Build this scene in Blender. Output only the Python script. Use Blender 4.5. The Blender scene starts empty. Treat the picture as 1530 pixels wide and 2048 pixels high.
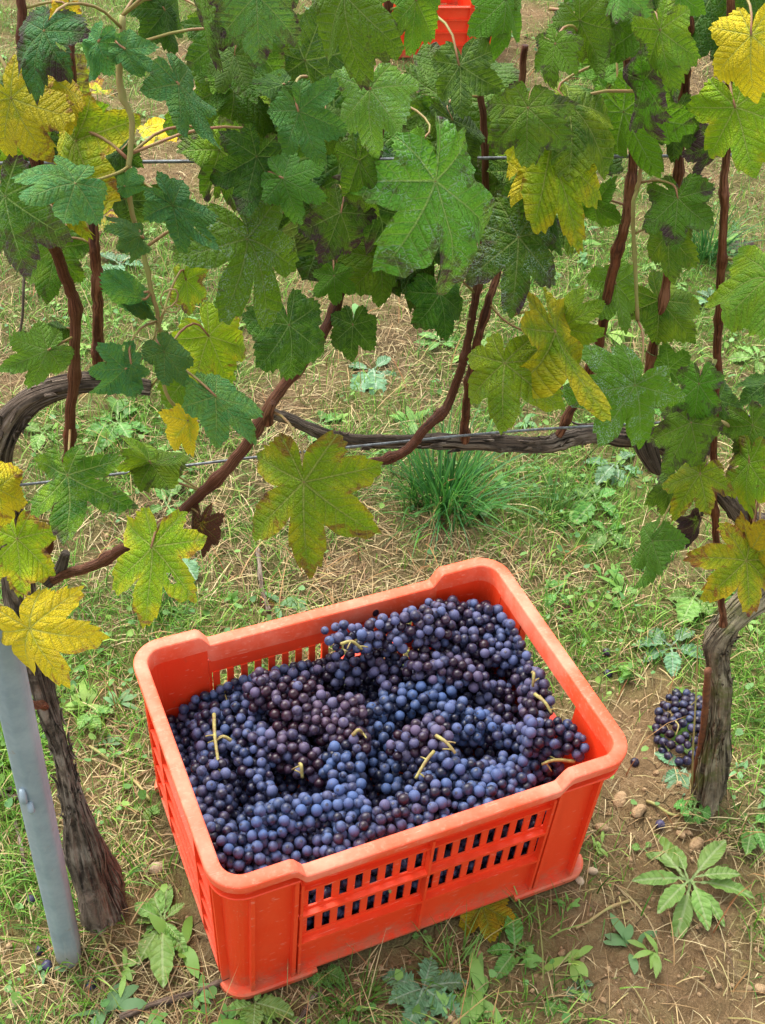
import bpy, math, random
import numpy as np
from mathutils import Vector, Matrix

rnd = random.Random(7)
rng = np.random.default_rng(7)
R = math.radians
SC = bpy.context.scene
COL = SC.collection

# ------------------------------------------------------------------ camera, light, exposure
FPX, PW, PH = 2400.0, 1530.0, 2048.0
CAM_H, PITCH, ROLL = 1.44, R(41.0), 0.08
cam = bpy.data.cameras.new('camera')
cam.sensor_fit = 'VERTICAL'
cam.sensor_height = 24.0
cam.lens = FPX / PH * 24.0
cam.clip_start = 0.02
cam.clip_end = 500.0
cam.dof.use_dof = False
camo = bpy.data.objects.new('camera', cam)
COL.objects.link(camo)
camo.matrix_world = (Matrix.Translation((0, 0, CAM_H)) @ Matrix.Rotation(math.pi / 2 - PITCH, 4, 'X')
                     @ Matrix.Rotation(ROLL, 4, 'Z'))
SC.camera = camo

SUN_DIR = Vector((-0.32, 0.34, 0.88)).normalized()          # towards the sun
w = bpy.data.worlds.new('World')
SC.world = w
w.use_nodes = True
nt = w.node_tree
sky = nt.nodes.new('ShaderNodeTexSky')
sky.sky_type = 'NISHITA'
sky.sun_disc = False
sky.sun_elevation = math.asin(SUN_DIR.z)
sky.sun_rotation = math.atan2(SUN_DIR.x, SUN_DIR.y)
sky.air_density = 1.0
sky.dust_density = 3.0
sky.ozone_density = 1.0
bg = nt.nodes['Background']
bg.inputs['Strength'].default_value = 0.15
hs = nt.nodes.new('ShaderNodeHueSaturation')                 # cloud-veiled sky: nearly white
hs.inputs['Saturation'].default_value = 0.30
nt.links.new(sky.outputs[0], hs.inputs['Color'])
nt.links.new(hs.outputs[0], bg.inputs['Color'])
sl = bpy.data.lights.new('sun', 'SUN')
sl.energy = 1.5
sl.angle = R(60)
sl.color = (1.0, 0.95, 0.86)
so = bpy.data.objects.new('sun', sl)
COL.objects.link(so)
so.rotation_euler = SUN_DIR.to_track_quat('Z', 'Y').to_euler()
SC.view_settings.view_transform = 'Standard'
SC.view_settings.look = 'None'
SC.view_settings.gamma = 1.0
SC.view_settings.use_curve_mapping = False
SC.view_settings.exposure = 1.62

# ------------------------------------------------------------------ survey: sight lines met with real surfaces
_fw = np.array([0, math.cos(PITCH), -math.sin(PITCH)])
_up = np.array([0, math.sin(PITCH), math.cos(PITCH)])
_rt = np.array([1.0, 0, 0])
EYE = np.array([0, 0, CAM_H])


def ray(px, py):
    a, b = px - PW / 2, py - PH / 2
    c, s = math.cos(ROLL), math.sin(ROLL)
    return _fw * FPX + _rt * (c * a + s * b) - _up * (-s * a + c * b)


def G(px, py, z=0.0):
    d = ray(px, py)
    return EYE + d * ((z - CAM_H) / d[2])


ROW_A, ROW_B = G(210, 1830), G(1420, 1610)
ROW_D = (ROW_B - ROW_A) / np.linalg.norm(ROW_B - ROW_A)
ROW_N = np.array([ROW_D[1], -ROW_D[0], 0])                     # from the row towards the viewer


def V(px, py, off=0.0):
    """Point of the upright plane of the vine row (shifted off metres out of the row)."""
    d = ray(px, py)
    return EYE + d * (((ROW_A + ROW_N * off - EYE) @ ROW_N) / (d @ ROW_N))


# ------------------------------------------------------------------ helpers
def tag(o, label=None, cat=None, group=None, kind=None):
    if label: o['label'] = label
    if cat: o['category'] = cat
    if group: o['group'] = group
    if kind: o['kind'] = kind
    return o


def empty(name, loc, label=None, cat=None, group=None):
    o = bpy.data.objects.new(name, None)
    o.empty_display_size = 0.05
    COL.objects.link(o)
    o.location = loc
    return tag(o, label, cat, group)


def mesh_data(name, v, f, mats=(), smooth=True, attrs=None, midx=None):
    me = bpy.data.meshes.new(name)
    v = np.asarray(v, np.float32)
    if isinstance(f, np.ndarray):
        n, k = f.shape
        me.vertices.add(len(v))
        me.vertices.foreach_set('co', v.ravel())
        me.loops.add(n * k)
        me.loops.foreach_set('vertex_index', f.astype(np.int32).ravel())
        me.polygons.add(n)
        me.polygons.foreach_set('loop_start', np.arange(0, n * k, k, dtype=np.int32))
        me.update(calc_edges=True)
    else:
        me.from_pydata(v.tolist(), [], f)
    me.validate()
    if smooth:
        me.polygons.foreach_set('use_smooth', np.ones(len(me.polygons), bool))
    for m in mats:
        me.materials.append(m)
    if midx is not None:
        me.polygons.foreach_set('material_index', np.asarray(midx, np.int32))
    for k, a in (attrs or {}).items():
        a = np.asarray(a, np.float32)
        if a.ndim == 1:
            at = me.attributes.new(k, 'FLOAT', 'POINT'); at.data.foreach_set('value', a)
        elif a.shape[1] == 2:
            at = me.attributes.new(k, 'FLOAT2', 'POINT'); at.data.foreach_set('vector', a.ravel())
        elif a.shape[1] == 3:
            at = me.attributes.new(k, 'FLOAT_VECTOR', 'POINT'); at.data.foreach_set('vector', a.ravel())
        else:
            at = me.attributes.new(k, 'FLOAT_COLOR', 'POINT'); at.data.foreach_set('color', a.ravel())
    me.update()
    return me


def link(name, me, parent=None, loc=None, color=None):
    o = bpy.data.objects.new(name, me)
    COL.objects.link(o)
    if parent is not None: o.parent = parent
    if loc is not None: o.location = loc
    if color is not None: o.color = color
    return o


class MB:
    """Collects vertices and faces of one mesh."""
    def __init__(s): s.v, s.f, s.n = [], [], 0
    def add(s, v, f):
        v = [tuple(map(float, p)) for p in v]
        s.v += v
        s.f += [tuple(i + s.n for i in q) for q in f]
        s.n += len(v)
    def build(s, name, mats, parent=None, loc=None, smooth=False, color=None):
        return link(name, mesh_data(name, s.v, s.f, mats if isinstance(mats, (list, tuple)) else [mats], smooth), parent, loc, color)


def hash2(ix, iy, seed):
    h = (ix.astype(np.int64) * 374761393 + iy.astype(np.int64) * 668265263 + seed * 982451653) & 0xFFFFFFFF
    h = ((h ^ (h >> 13)) * 1274126177) & 0xFFFFFFFF
    return ((h ^ (h >> 16)) & 0xFFFF) / 65535.0


def vnoise(x, y, seed=0):
    x, y = np.asarray(x, float), np.asarray(y, float)
    ix, iy = np.floor(x), np.floor(y)
    fx, fy = x - ix, y - iy
    fx, fy = fx * fx * (3 - 2 * fx), fy * fy * (3 - 2 * fy)
    a, b = hash2(ix, iy, seed), hash2(ix + 1, iy, seed)
    c, d = hash2(ix, iy + 1, seed), hash2(ix + 1, iy + 1, seed)
    return (a * (1 - fx) + b * fx) * (1 - fy) + (c * (1 - fx) + d * fx) * fy


def fbm(x, y, seed=0, oct=4):
    t, a, s = 0, 0.5, 0
    for i in range(oct):
        t = t + a * vnoise(x * 2 ** i, y * 2 ** i, seed + i * 17); s += a; a *= 0.5
    return t / s


def smooth_path(pts, n):
    """Catmull-Rom through pts, n samples."""
    p = np.asarray(pts, float)
    if len(p) == 2:
        t = np.linspace(0, 1, n)[:, None]
        return p[0] * (1 - t) + p[1] * t
    q = np.vstack([2 * p[0] - p[1], p, 2 * p[-1] - p[-2]])
    ts = np.linspace(0, len(p) - 1 - 1e-6, n)
    out = []
    for t in ts:
        i = int(t); u = t - i
        a, b, c, d = q[i], q[i + 1], q[i + 2], q[i + 3]
        out.append(0.5 * (2 * b + (c - a) * u + (2 * a - 5 * b + 4 * c - d) * u * u + (3 * b - a - 3 * c + d) * u ** 3))
    return np.array(out)


def tube(path, rad, seg=8, cap=True, lump=None):
    """Tube along path; rad per sample; lump(i, angles) -> radial factors. Returns v, f, uv(around, along)."""
    path = np.asarray(path, float)
    n = len(path)
    rad = np.broadcast_to(rad, n)
    T = np.gradient(path, axis=0)
    T /= np.linalg.norm(T, axis=1)[:, None] + 1e-12
    ref = np.array([0, 0, 1.0]) if abs(T[0][2]) < 0.9 else np.array([1.0, 0, 0])
    N = np.cross(T[0], ref); N /= np.linalg.norm(N)
    ang = np.linspace(0, 2 * math.pi, seg, endpoint=False)
    v, uv = [], []
    L = 0
    for i in range(n):
        N = N - T[i] * (N @ T[i]); N /= np.linalg.norm(N)
        B = np.cross(T[i], N)
        if i: L += np.linalg.norm(path[i] - path[i - 1])
        k = rad[i] * (lump(i, ang, L) if lump else np.ones(seg))
        v.append(path[i] + (np.cos(ang) * k)[:, None] * N + (np.sin(ang) * k)[:, None] * B)
        uv.append(np.stack([np.sin(ang / 2), np.full(seg, L)], 1))
    v = np.vstack(v); uv = np.vstack(uv)
    f = []
    for i in range(n - 1):
        for j in range(seg):
            k = (j + 1) % seg
            f.append((i * seg + j, i * seg + k, (i + 1) * seg + k, (i + 1) * seg + j))
    if cap:
        f.append(tuple(range(seg - 1, -1, -1)))
        f.append(tuple((n - 1) * seg + j for j in range(seg)))
    return v, f, uv


# ------------------------------------------------------------------ materials
class NT:
    def __init__(s, name):
        s.m = bpy.data.materials.new(name)
        s.m.use_nodes = True
        s.t = s.m.node_tree
        s.p = s.t.nodes['Principled BSDF']
        s.out = s.t.nodes['Material Output']
    def n(s, typ, **kw):
        n = s.t.nodes.new('ShaderNode' + typ)
        for k, v in kw.items(): setattr(n, k, v)
        return n
    def l(s, a, b): s.t.links.new(a, b)
    def setin(s, sock, v):
        if hasattr(v, 'is_output') or isinstance(v, bpy.types.NodeSocket): s.l(v, sock)
        else: sock.default_value = v
    def math(s, op, a, b=0.0, c=None, clamp=False):
        n = s.n('Math', operation=op, use_clamp=clamp)
        s.setin(n.inputs[0], a); s.setin(n.inputs[1], b)
        if c is not None: s.setin(n.inputs[2], c)
        return n.outputs[0]
    def ss(s, x, a, b):
        n = s.n('MapRange', interpolation_type='SMOOTHSTEP')
        s.setin(n.inputs['Value'], x); s.setin(n.inputs['From Min'], a); s.setin(n.inputs['From Max'], b)
        return n.outputs['Result']
    def mix(s, f, a, b, blend='MIX'):
        n = s.n('Mix', data_type='RGBA', blend_type=blend)
        s.setin(n.inputs[0], f)
        for sock, v in ((n.inputs[6], a), (n.inputs[7], b)):
            if isinstance(v, tuple) and len(v) == 3: v = v + (1,)
            s.setin(sock, v)
        return n.outputs[2]
    def noise(s, vec, scale, detail=3, rough=0.55, out=0, dist=0.0, dim='3D', w=None):
        n = s.n('TexNoise', noise_dimensions=dim)
        if vec is not None: s.l(vec, n.inputs['Vector'])
        n.inputs['Scale'].default_value = scale
        n.inputs['Detail'].default_value = detail
        n.inputs['Roughness'].default_value = rough
        n.inputs['Distortion'].default_value = dist
        if w is not None: s.setin(n.inputs['W'], w)
        return n.outputs[out]
    def voro(s, vec, scale, feature='F1', out=0):
        n = s.n('TexVoronoi', feature=feature)
        if vec is not None: s.l(vec, n.inputs['Vector'])
        n.inputs['Scale'].default_value = scale
        return n.outputs[out]
    def ramp(s, f, stops):
        n = s.n('ValToRGB')
        e = n.color_ramp.elements
        while len(e) < len(stops): e.new(0.5)
        for i, (p, c) in enumerate(stops):
            e[i].position = p; e[i].color = tuple(c) + (1,)
        s.setin(n.inputs[0], f)
        return n.outputs[0]
    def attr(s, name, out='Fac', typ='GEOMETRY'):
        n = s.n('Attribute', attribute_name=name, attribute_type=typ)
        return n.outputs[out]
    def scalev(s, vec, xyz):
        n = s.n('VectorMath', operation='MULTIPLY')
        s.l(vec, n.inputs[0]); n.inputs[1].default_value = xyz
        return n.outputs[0]
    def addv(s, a, b):
        n = s.n('VectorMath', operation='ADD')
        s.l(a, n.inputs[0]); s.setin(n.inputs[1], b)
        return n.outputs[0]
    def obj(s): return s.n('TexCoord').outputs['Object']
    def bump(s, h, strength, dist, prev=None):
        n = s.n('Bump')
        n.inputs['Strength'].default_value = strength
        n.inputs['Distance'].default_value = dist
        s.l(h, n.inputs['Height'])
        if prev is not None: s.l(prev, n.inputs['Normal'])
        return n.outputs[0]
    def set(s, **kw):
        for k, v in kw.items():
            k = {'base': 'Base Color', 'rough': 'Roughness', 'metal': 'Metallic', 'normal': 'Normal', 'spec': 'Specular IOR Level',
                 'sss': 'Subsurface Weight', 'coat': 'Coat Weight', 'sheen': 'Sheen Weight'}.get(k, k)
            if isinstance(v, tuple) and len(v) == 3: v = v + (1,)
            s.setin(s.p.inputs[k], v)
        return s
    def translucent(s, color, fac, normal=None):
        tr = s.n('BsdfTranslucent')
        s.setin(tr.inputs[0], color)
        if normal is not None: s.l(normal, tr.inputs['Normal'])
        mx = s.n('MixShader')
        mx.inputs[0].default_value = fac
        s.l(s.p.outputs[0], mx.inputs[1]); s.l(tr.outputs[0], mx.inputs[2])
        s.l(mx.outputs[0], s.out.inputs['Surface'])


def mat_vine_leaf():
    s = NT('vine_leaf')
    oi = s.n('ObjectInfo')
    sep = s.n('SeparateColor'); s.l(oi.outputs['Color'], sep.inputs[0])
    yel, blo, bas, res = sep.outputs[0], sep.outputs[1], sep.outputs[2], oi.outputs['Alpha']
    luv = s.attr('leaf_pos', 'Vector')                # leaf plane in leaf lengths
    vn = s.attr('vein', 'Vector')
    sv = s.n('SeparateXYZ'); s.l(vn, sv.inputs[0])
    u, v, edge = sv.outputs[0], sv.outputs[1], sv.outputs[2]
    seed = s.n('CombineXYZ'); s.l(s.math('MULTIPLY', oi.outputs['Random'], 37.0), seed.inputs[2])
    p = s.addv(luv, seed.outputs[0])
    # veins
    wmain = s.math('MULTIPLY_ADD', u, -0.011, 0.020)
    main = s.math('SUBTRACT', 1.0, s.ss(v, s.math('MULTIPLY', wmain, 0.35), wmain))
    main = s.math('MULTIPLY', main, s.ss(u, 1.02, 0.5))
    su = s.math('SUBTRACT', u, s.math('MULTIPLY', v, 0.85))
    su = s.math('ADD', su, s.math('MULTIPLY', s.noise(p, 4.0, 1), 0.05))
    fr = s.math('ABSOLUTE', s.math('SUBTRACT', s.math('FRACT', s.math('MULTIPLY', su, 8.0)), 0.5))
    sec = s.math('SUBTRACT', 1.0, s.ss(fr, 0.02, 0.075))
    sec = s.math('MULTIPLY', sec, s.math('MULTIPLY', s.ss(v, 0.42, 0.1), s.ss(u, 0.04, 0.14)))
    net = s.voro(p, 26.0, 'DISTANCE_TO_EDGE')
    netm = s.math('SUBTRACT', 1.0, s.ss(net, 0.02, 0.14))
    vein = s.math('MAXIMUM', main, s.math('MULTIPLY', sec, 0.62))
    # ground colour of the blade
    n1 = s.noise(p, 2.2, 4, 0.6)
    n2 = s.noise(p, 7.0, 5, 0.65)
    n3 = s.noise(p, 30.0, 3, 0.6)
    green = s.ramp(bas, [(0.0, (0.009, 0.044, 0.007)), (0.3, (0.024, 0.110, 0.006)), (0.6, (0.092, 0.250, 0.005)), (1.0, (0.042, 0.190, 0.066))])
    green = s.mix(s.math('MULTIPLY', s.ss(n2, 0.35, 0.7), 0.6), green, (0.105, 0.25, 0.012))
    green = s.mix(s.math('MULTIPLY', netm, 0.35), green, s.mix(0.35, green, (0.2, 0.3, 0.07)))
    # yellowing from the margin inwards, along the veins last
    lime = s.ss(s.math('ADD', yel, s.math('MULTIPLY', s.math('SUBTRACT', n1, 0.5), 0.9)), 0.16, 0.58)
    lime = s.math('MULTIPLY', lime, s.math('MULTIPLY_ADD', s.ss(v, 0.10, 0.0), -0.35, 1.0))
    green = s.mix(lime, green, s.mix(n2, (0.15, 0.31, 0.008), (0.30, 0.40, 0.012)))
    ym = s.math('ADD', s.math('MULTIPLY', n1, 0.65), s.math('MULTIPLY', edge, 0.22))
    ym = s.math('ADD', ym, s.math('MULTIPLY', s.ss(v, 0.0, 0.16), 0.08))
    ym = s.math('ADD', ym, s.math('MULTIPLY', n2, 0.42))
    thr = s.math('MULTIPLY_ADD', yel, -1.05, 1.48)
    yf = s.ss(ym, s.math('SUBTRACT', thr, 0.20), s.math('ADD', thr, 0.26))
    ycol = s.mix(n2, (0.52, 0.47, 0.012), (0.70, 0.48, 0.018))
    col = s.mix(yf, green, ycol)
    col = s.mix(s.math('MULTIPLY', s.ss(n3, 0.58, 0.75), s.math('MULTIPLY', yf, 0.4)), col, (0.34, 0.19, 0.02))
    # purple brown blotches
    n4 = s.noise(s.addv(p, (3.3, 1.7, 5.0)), 3.4, 6, 0.68, dist=0.6)
    bm = s.math('ADD', n4, s.math('MULTIPLY', edge, 0.32))
    bt = s.math('MULTIPLY_ADD', blo, -0.50, 1.0)
    bf = s.ss(bm, bt, s.math('ADD', bt, 0.10))
    halo = s.ss(bm, s.math('SUBTRACT', bt, 0.09), bt)
    rust = s.mix(s.ss(yel, 0.3, 0.7), (0.055, 0.06, 0.02), (0.30, 0.10, 0.025))
    bcol = s.mix(s.ss(yel, 0.35, 0.75), (0.072, 0.034, 0.050), (0.22, 0.040, 0.022))
    col = s.mix(s.math('MULTIPLY', halo, 0.75), col, rust)
    col = s.mix(s.math('MULTIPLY', bf, 0.9), col, s.mix(n3, bcol, (0.085, 0.05, 0.05)))
    # veins paler
    vc = s.mix(yel, (0.19, 0.30, 0.09), (0.46, 0.46, 0.09))
    col = s.mix(s.math('MULTIPLY', vein, 0.72), col, vc)
    # dried spray left on the blade
    n5 = s.noise(p, 5.0, 3, 0.6)
    spk = s.noise(p, 60.0, 2, 0.7)
    rs = s.math('MULTIPLY', s.math('MULTIPLY', s.ss(n5, 0.42, 0.62), res), s.math('MAXIMUM', s.math('MULTIPLY', netm, s.ss(spk, 0.4, 0.6)), s.ss(spk, 0.62, 0.72)))
    col = s.mix(s.math('MULTIPLY', rs, 0.7), col, (0.34, 0.46, 0.40))
    hv = s.n('HueSaturation'); s.l(col, hv.inputs['Color'])
    wn = s.n('TexWhiteNoise', noise_dimensions='1D'); s.l(oi.outputs['Random'], wn.inputs['W'])
    s.l(s.math('MULTIPLY_ADD', oi.outputs['Random'], 0.75, 0.68), hv.inputs['Value'])
    s.l(s.math('MULTIPLY_ADD', wn.outputs[0], 0.034, 0.479), hv.inputs['Hue'])
    col = hv.outputs[0]
    # paler underside
    geo = s.n('NewGeometry')
    col = s.mix(s.math('MULTIPLY', geo.outputs['Backfacing'], 0.45), col, (0.22, 0.30, 0.14))
    h = s.math('SUBTRACT', s.math('MULTIPLY', s.ss(net, 0.0, 0.28), 0.55), s.math('MULTIPLY', vein, 1.0))
    h = s.math('ADD', h, s.math('MULTIPLY', s.ss(fr, 0.0, 0.35), 0.6))
    h = s.math('ADD', h, s.math('MULTIPLY', n2, 0.8))
    b = s.bump(h, 0.8, 0.0030)
    s.set(base=col, rough=s.math('MULTIPLY_ADD', n3, 0.25, 0.46), normal=b, spec=0.24)
    tc = s.mix(0.45, col, (0.25, 0.38, 0.02), 'ADD')
    s.translucent(s.mix(s.math('MULTIPLY', bf, 0.9), s.mix(0.6, col, tc), (0.05, 0.02, 0.02)), 0.32, b)
    return s.m


def mat_simple_leaf(name, c1, c2, rib=(0.35, 0.42, 0.2), scale=1.0):
    s = NT(name)
    oi = s.n('ObjectInfo')
    p = s.attr('leaf_pos', 'Vector')
    sx = s.n('SeparateXYZ'); s.l(p, sx.inputs[0])
    ax = s.math('ABSOLUTE', sx.outputs[0])
    seed = s.n('CombineXYZ'); s.l(s.math('MULTIPLY', oi.outputs['Random'], 50.0), seed.inputs[2])
    q = s.addv(p, seed.outputs[0])
    n = s.noise(q, 5.0, 4, 0.6)
    col = s.mix(s.ss(n, 0.3, 0.7), c1, c2)
    col = s.mix(s.math('MULTIPLY', s.ss(s.noise(q, 3.0, 4, 0.7), 0.62, 0.72), 0.5), col, (0.30, 0.27, 0.07))
    hv = s.n('HueSaturation'); s.l(col, hv.inputs['Color'])
    s.l(s.math('MULTIPLY_ADD', oi.outputs['Random'], 0.5, 0.75), hv.inputs['Value'])
    s.l(s.math('MULTIPLY_ADD', oi.outputs['Random'], 0.03, 0.485), hv.inputs['Hue'])
    mid = s.math('SUBTRACT', 1.0, s.ss(ax, 0.008, 0.03))
    fr = s.math('ABSOLUTE', s.math('SUBTRACT', s.math('FRACT', s.math('MULTIPLY', s.math('SUBTRACT', sx.outputs[1], s.math('MULTIPLY', ax, 0.7)), 9.0)), 0.5))
    sec = s.math('SUBTRACT', 1.0, s.ss(fr, 0.03, 0.1))
    col2 = s.mix(s.math('MAXIMUM', s.math('MULTIPLY', mid, 0.5), s.math('MULTIPLY', sec, 0.16)), hv.outputs[0], rib)
    b = s.bump(s.math('ADD', s.ss(fr, 0.0, 0.4), s.math('SUBTRACT', n, s.math('MULTIPLY', mid, 0.8))), 0.5, 0.0015)
    s.set(base=col2, rough=0.5, normal=b, spec=0.35)
    s.translucent(col2, 0.25, b)
    return s.m


def mat_blade(name, rough=0.5, tr=0.25):
    s = NT(name)
    c = s.attr('col', 'Color')
    s.set(base=c, rough=rough, spec=0.3)
    if tr: s.translucent(c, tr)
    return s.m


def mat_bark(name, c1, c2, c3, us, ls, depth, rough=0.85, moss=0.0):
    s = NT(name)
    uv = s.attr('bark', 'Vector')
    p = s.scalev(uv, (us, ls, 1))
    n = s.noise(p, 1.0, 6, 0.65, dist=0.5)
    w = s.voro(s.scalev(uv, (us * 0.8, ls * 0.5, 1)), 1.0, 'DISTANCE_TO_EDGE')
    fine = s.noise(s.obj(), 140.0, 4, 0.6)
    big = s.noise(s.obj(), 14.0, 3, 0.6)
    col = s.mix(s.ss(n, 0.36, 0.60), c1, c2)
    col = s.mix(s.math('MULTIPLY', s.ss(s.math('MULTIPLY', big, n), 0.24, 0.34), 0.8), col, c3)
    col = s.mix(s.math('MULTIPLY', s.ss(fine, 0.5, 0.75), 0.35), col, c3)
    if moss: col = s.mix(s.math('MULTIPLY', s.ss(s.noise(s.obj(), 22.0, 4, 0.7), 0.5, 0.62), moss), col, (0.13, 0.15, 0.03))
    h = s.math('ADD', s.math('MULTIPLY', n, 1.0), s.math('MULTIPLY', s.ss(w, 0.0, 0.25), 0.5))
    h = s.math('ADD', h, s.math('MULTIPLY', fine, 0.25))
    s.set(base=col, rough=rough, normal=s.bump(h, 0.9, depth), spec=0.2)
    return s.m


def mat_plastic(name, base, pale, pale_amt, rough):
    s = NT(name)
    o = s.obj()
    n = s.noise(o, 9.0, 5, 0.65)
    f = s.noise(o, 160.0, 3, 0.6)
    sc = s.noise(s.scalev(o, (60, 900, 260)), 1.0, 2, 0.5)
    col = s.mix(s.math('MULTIPLY', s.ss(n, 0.35, 0.75), pale_amt), base, pale)
    col = s.mix(s.math('MULTIPLY', s.ss(f, 0.5, 0.8), pale_amt * 0.6), col, pale)
    col = s.mix(s.math('MULTIPLY', s.ss(sc, 0.66, 0.72), 0.35), col, (0.8, 0.42, 0.30))
    dirt = s.noise(o, 28.0, 6, 0.75)
    sz = s.n('SeparateXYZ'); s.l(o, sz.inputs[0])
    mud = s.ss(s.math('ADD', sz.outputs[2], s.math('MULTIPLY', s.math('SUBTRACT', dirt, 0.5), 0.16)), 0.045, -0.01)
    col = s.mix(s.math('MULTIPLY', mud, 0.55), col, (0.30, 0.19, 0.10))
    col = s.mix(s.math('MULTIPLY', s.ss(s.noise(s.scalev(o, (14, 14, 4)), 1.0, 4, 0.6), 0.5, 0.75), 0.30), col, tuple(c * 0.62 for c in base))
    col = s.mix(s.math('MULTIPLY', s.ss(dirt, 0.60, 0.75), 0.28), col, (0.22, 0.11, 0.05))
    s.set(base=col, rough=s.math('MULTIPLY_ADD', n, 0.25, rough), normal=s.bump(f, 0.25, 0.0006), spec=0.4)
    return s.m


def mat_grape():
    s = NT('grape_skin')
    oi = s.n('ObjectInfo')
    sep = s.n('SeparateColor'); s.l(oi.outputs['Color'], sep.inputs[0])
    hue, bloom, val = sep.outputs[0], sep.outputs[1], sep.outputs[2]
    seed = s.n('CombineXYZ'); s.l(s.math('MULTIPLY', oi.outputs['Random'], 9.0), seed.inputs[2])
    p = s.addv(s.obj(), seed.outputs[0])
    n = s.noise(p, 150.0, 5, 0.7, dist=0.4)
    n2 = s.noise(p, 75.0, 2, 0.5)
    skin = s.mix(hue, (0.005, 0.006, 0.018), (0.022, 0.006, 0.013))
    wax = s.mix(hue, (0.050, 0.092, 0.225), (0.098, 0.058, 0.100))
    wax = s.mix(s.math('MULTIPLY', val, 0.5), wax, (0.080, 0.110, 0.215))
    f = s.ss(s.math('ADD', s.math('MULTIPLY', n, 0.6), s.math('ADD', s.math('MULTIPLY', n2, 0.5), s.math('MULTIPLY', bloom, 0.6))), 0.58, 1.08)
    sx = s.n('SeparateXYZ'); s.l(s.obj(), sx.inputs[0])
    rxy = s.math('SQRT', s.math('ADD', s.math('MULTIPLY', sx.outputs[0], sx.outputs[0]), s.math('MULTIPLY', sx.outputs[1], sx.outputs[1])))
    top = s.math('MULTIPLY', s.ss(sx.outputs[2], 0.0, 0.003), s.math('SUBTRACT', 1.0, s.ss(rxy, 0.0004, 0.0010)))
    ring = s.math('MULTIPLY', s.ss(sx.outputs[2], 0.0, 0.003), s.math('SUBTRACT', 1.0, s.ss(s.math('ADD', rxy, s.math('MULTIPLY', n, 0.003)), 0.0026, 0.0044)))
    f = s.math('MULTIPLY', f, s.math('MULTIPLY_ADD', ring, s.math('MULTIPLY', s.ss(oi.outputs['Random'], 0.45, 0.55), -0.75), 1.0))
    col = s.mix(f, skin, wax)
    col = s.mix(s.math('MULTIPLY', top, 0.7), col, (0.10, 0.07, 0.05))
    s.set(base=col, rough=s.math('MULTIPLY_ADD', f, 0.34, 0.30), spec=0.38, normal=s.bump(n, 0.12, 0.0008))
    return s.m


def mat_soil():
    s = NT('soil')
    o = s.n('TexCoord').outputs['Object']
    green = s.attr('green'); straw = s.attr('straw')
    n = s.noise(o, 7.0, 6, 0.7)
    f = s.noise(o, 60.0, 6, 0.75)
    g = s.noise(o, 320.0, 3, 0.7)
    cr = s.voro(s.addv(o, (0, 0, 0)), 22.0, 'DISTANCE_TO_EDGE')
    cw = s.n('TexVoronoi', feature='DISTANCE_TO_EDGE')
    dv = s.n('TexNoise'); s.l(o, dv.inputs['Vector']); dv.inputs['Scale'].default_value = 25.0
    s.l(s.addv(o, s.scalev(dv.outputs['Color'], (0.03, 0.03, 0.03))), cw.inputs['Vector']); cw.inputs['Scale'].default_value = 30.0
    crack = s.math('SUBTRACT', 1.0, s.ss(cw.outputs[0], 0.0, 0.05))
    crack = s.math('MULTIPLY', crack, s.ss(n, 0.45, 0.6))
    col = s.ramp(s.math('ADD', s.math('MULTIPLY', n, 0.4), s.math('MULTIPLY', f, 0.6)), [(0.28, (0.12, 0.072, 0.035)), (0.5, (0.29, 0.185, 0.090)), (0.68, (0.46, 0.325, 0.18))])
    col = s.mix(s.math('MULTIPLY', s.ss(g, 0.5, 0.75), 0.5), col, (0.42, 0.30, 0.17))
    col = s.mix(s.math('MULTIPLY', crack, 0.55), col, (0.09, 0.055, 0.03))
    fib = s.noise(s.scalev(o, (420, 40, 60)), 1.0, 3, 0.6, dist=1.2)
    fib2 = s.noise(s.scalev(o, (45, 380, 60)), 1.0, 3, 0.6, dist=1.2)
    th = s.ramp(s.math('MAXIMUM', fib, fib2), [(0.42, (0.035, 0.024, 0.012)), (0.58, (0.17, 0.125, 0.055)), (0.73, (0.40, 0.32, 0.17))])
    col = s.mix(s.math('MULTIPLY', straw, 0.85), col, th)
    gr = s.ramp(s.math('MAXIMUM', fib, f), [(0.4, (0.022, 0.050, 0.006)), (0.58, (0.085, 0.175, 0.016)), (0.75, (0.22, 0.33, 0.06))])
    col = s.mix(s.math('MULTIPLY', green, s.ss(f, 0.25, 0.6)), col, gr)
    h = s.math('ADD', s.math('MULTIPLY', f, 1.0), s.math('MULTIPLY', g, 0.25))
    h = s.math('SUBTRACT', h, s.math('MULTIPLY', crack, 0.35))
    h = s.math('ADD', h, s.math('MULTIPLY', s.math('MULTIPLY', s.math('MAXIMUM', fib, fib2), straw), 0.5))
    s.set(base=col, rough=0.93, normal=s.bump(h, 1.0, 0.020), spec=0.12)
    return s.m


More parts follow.
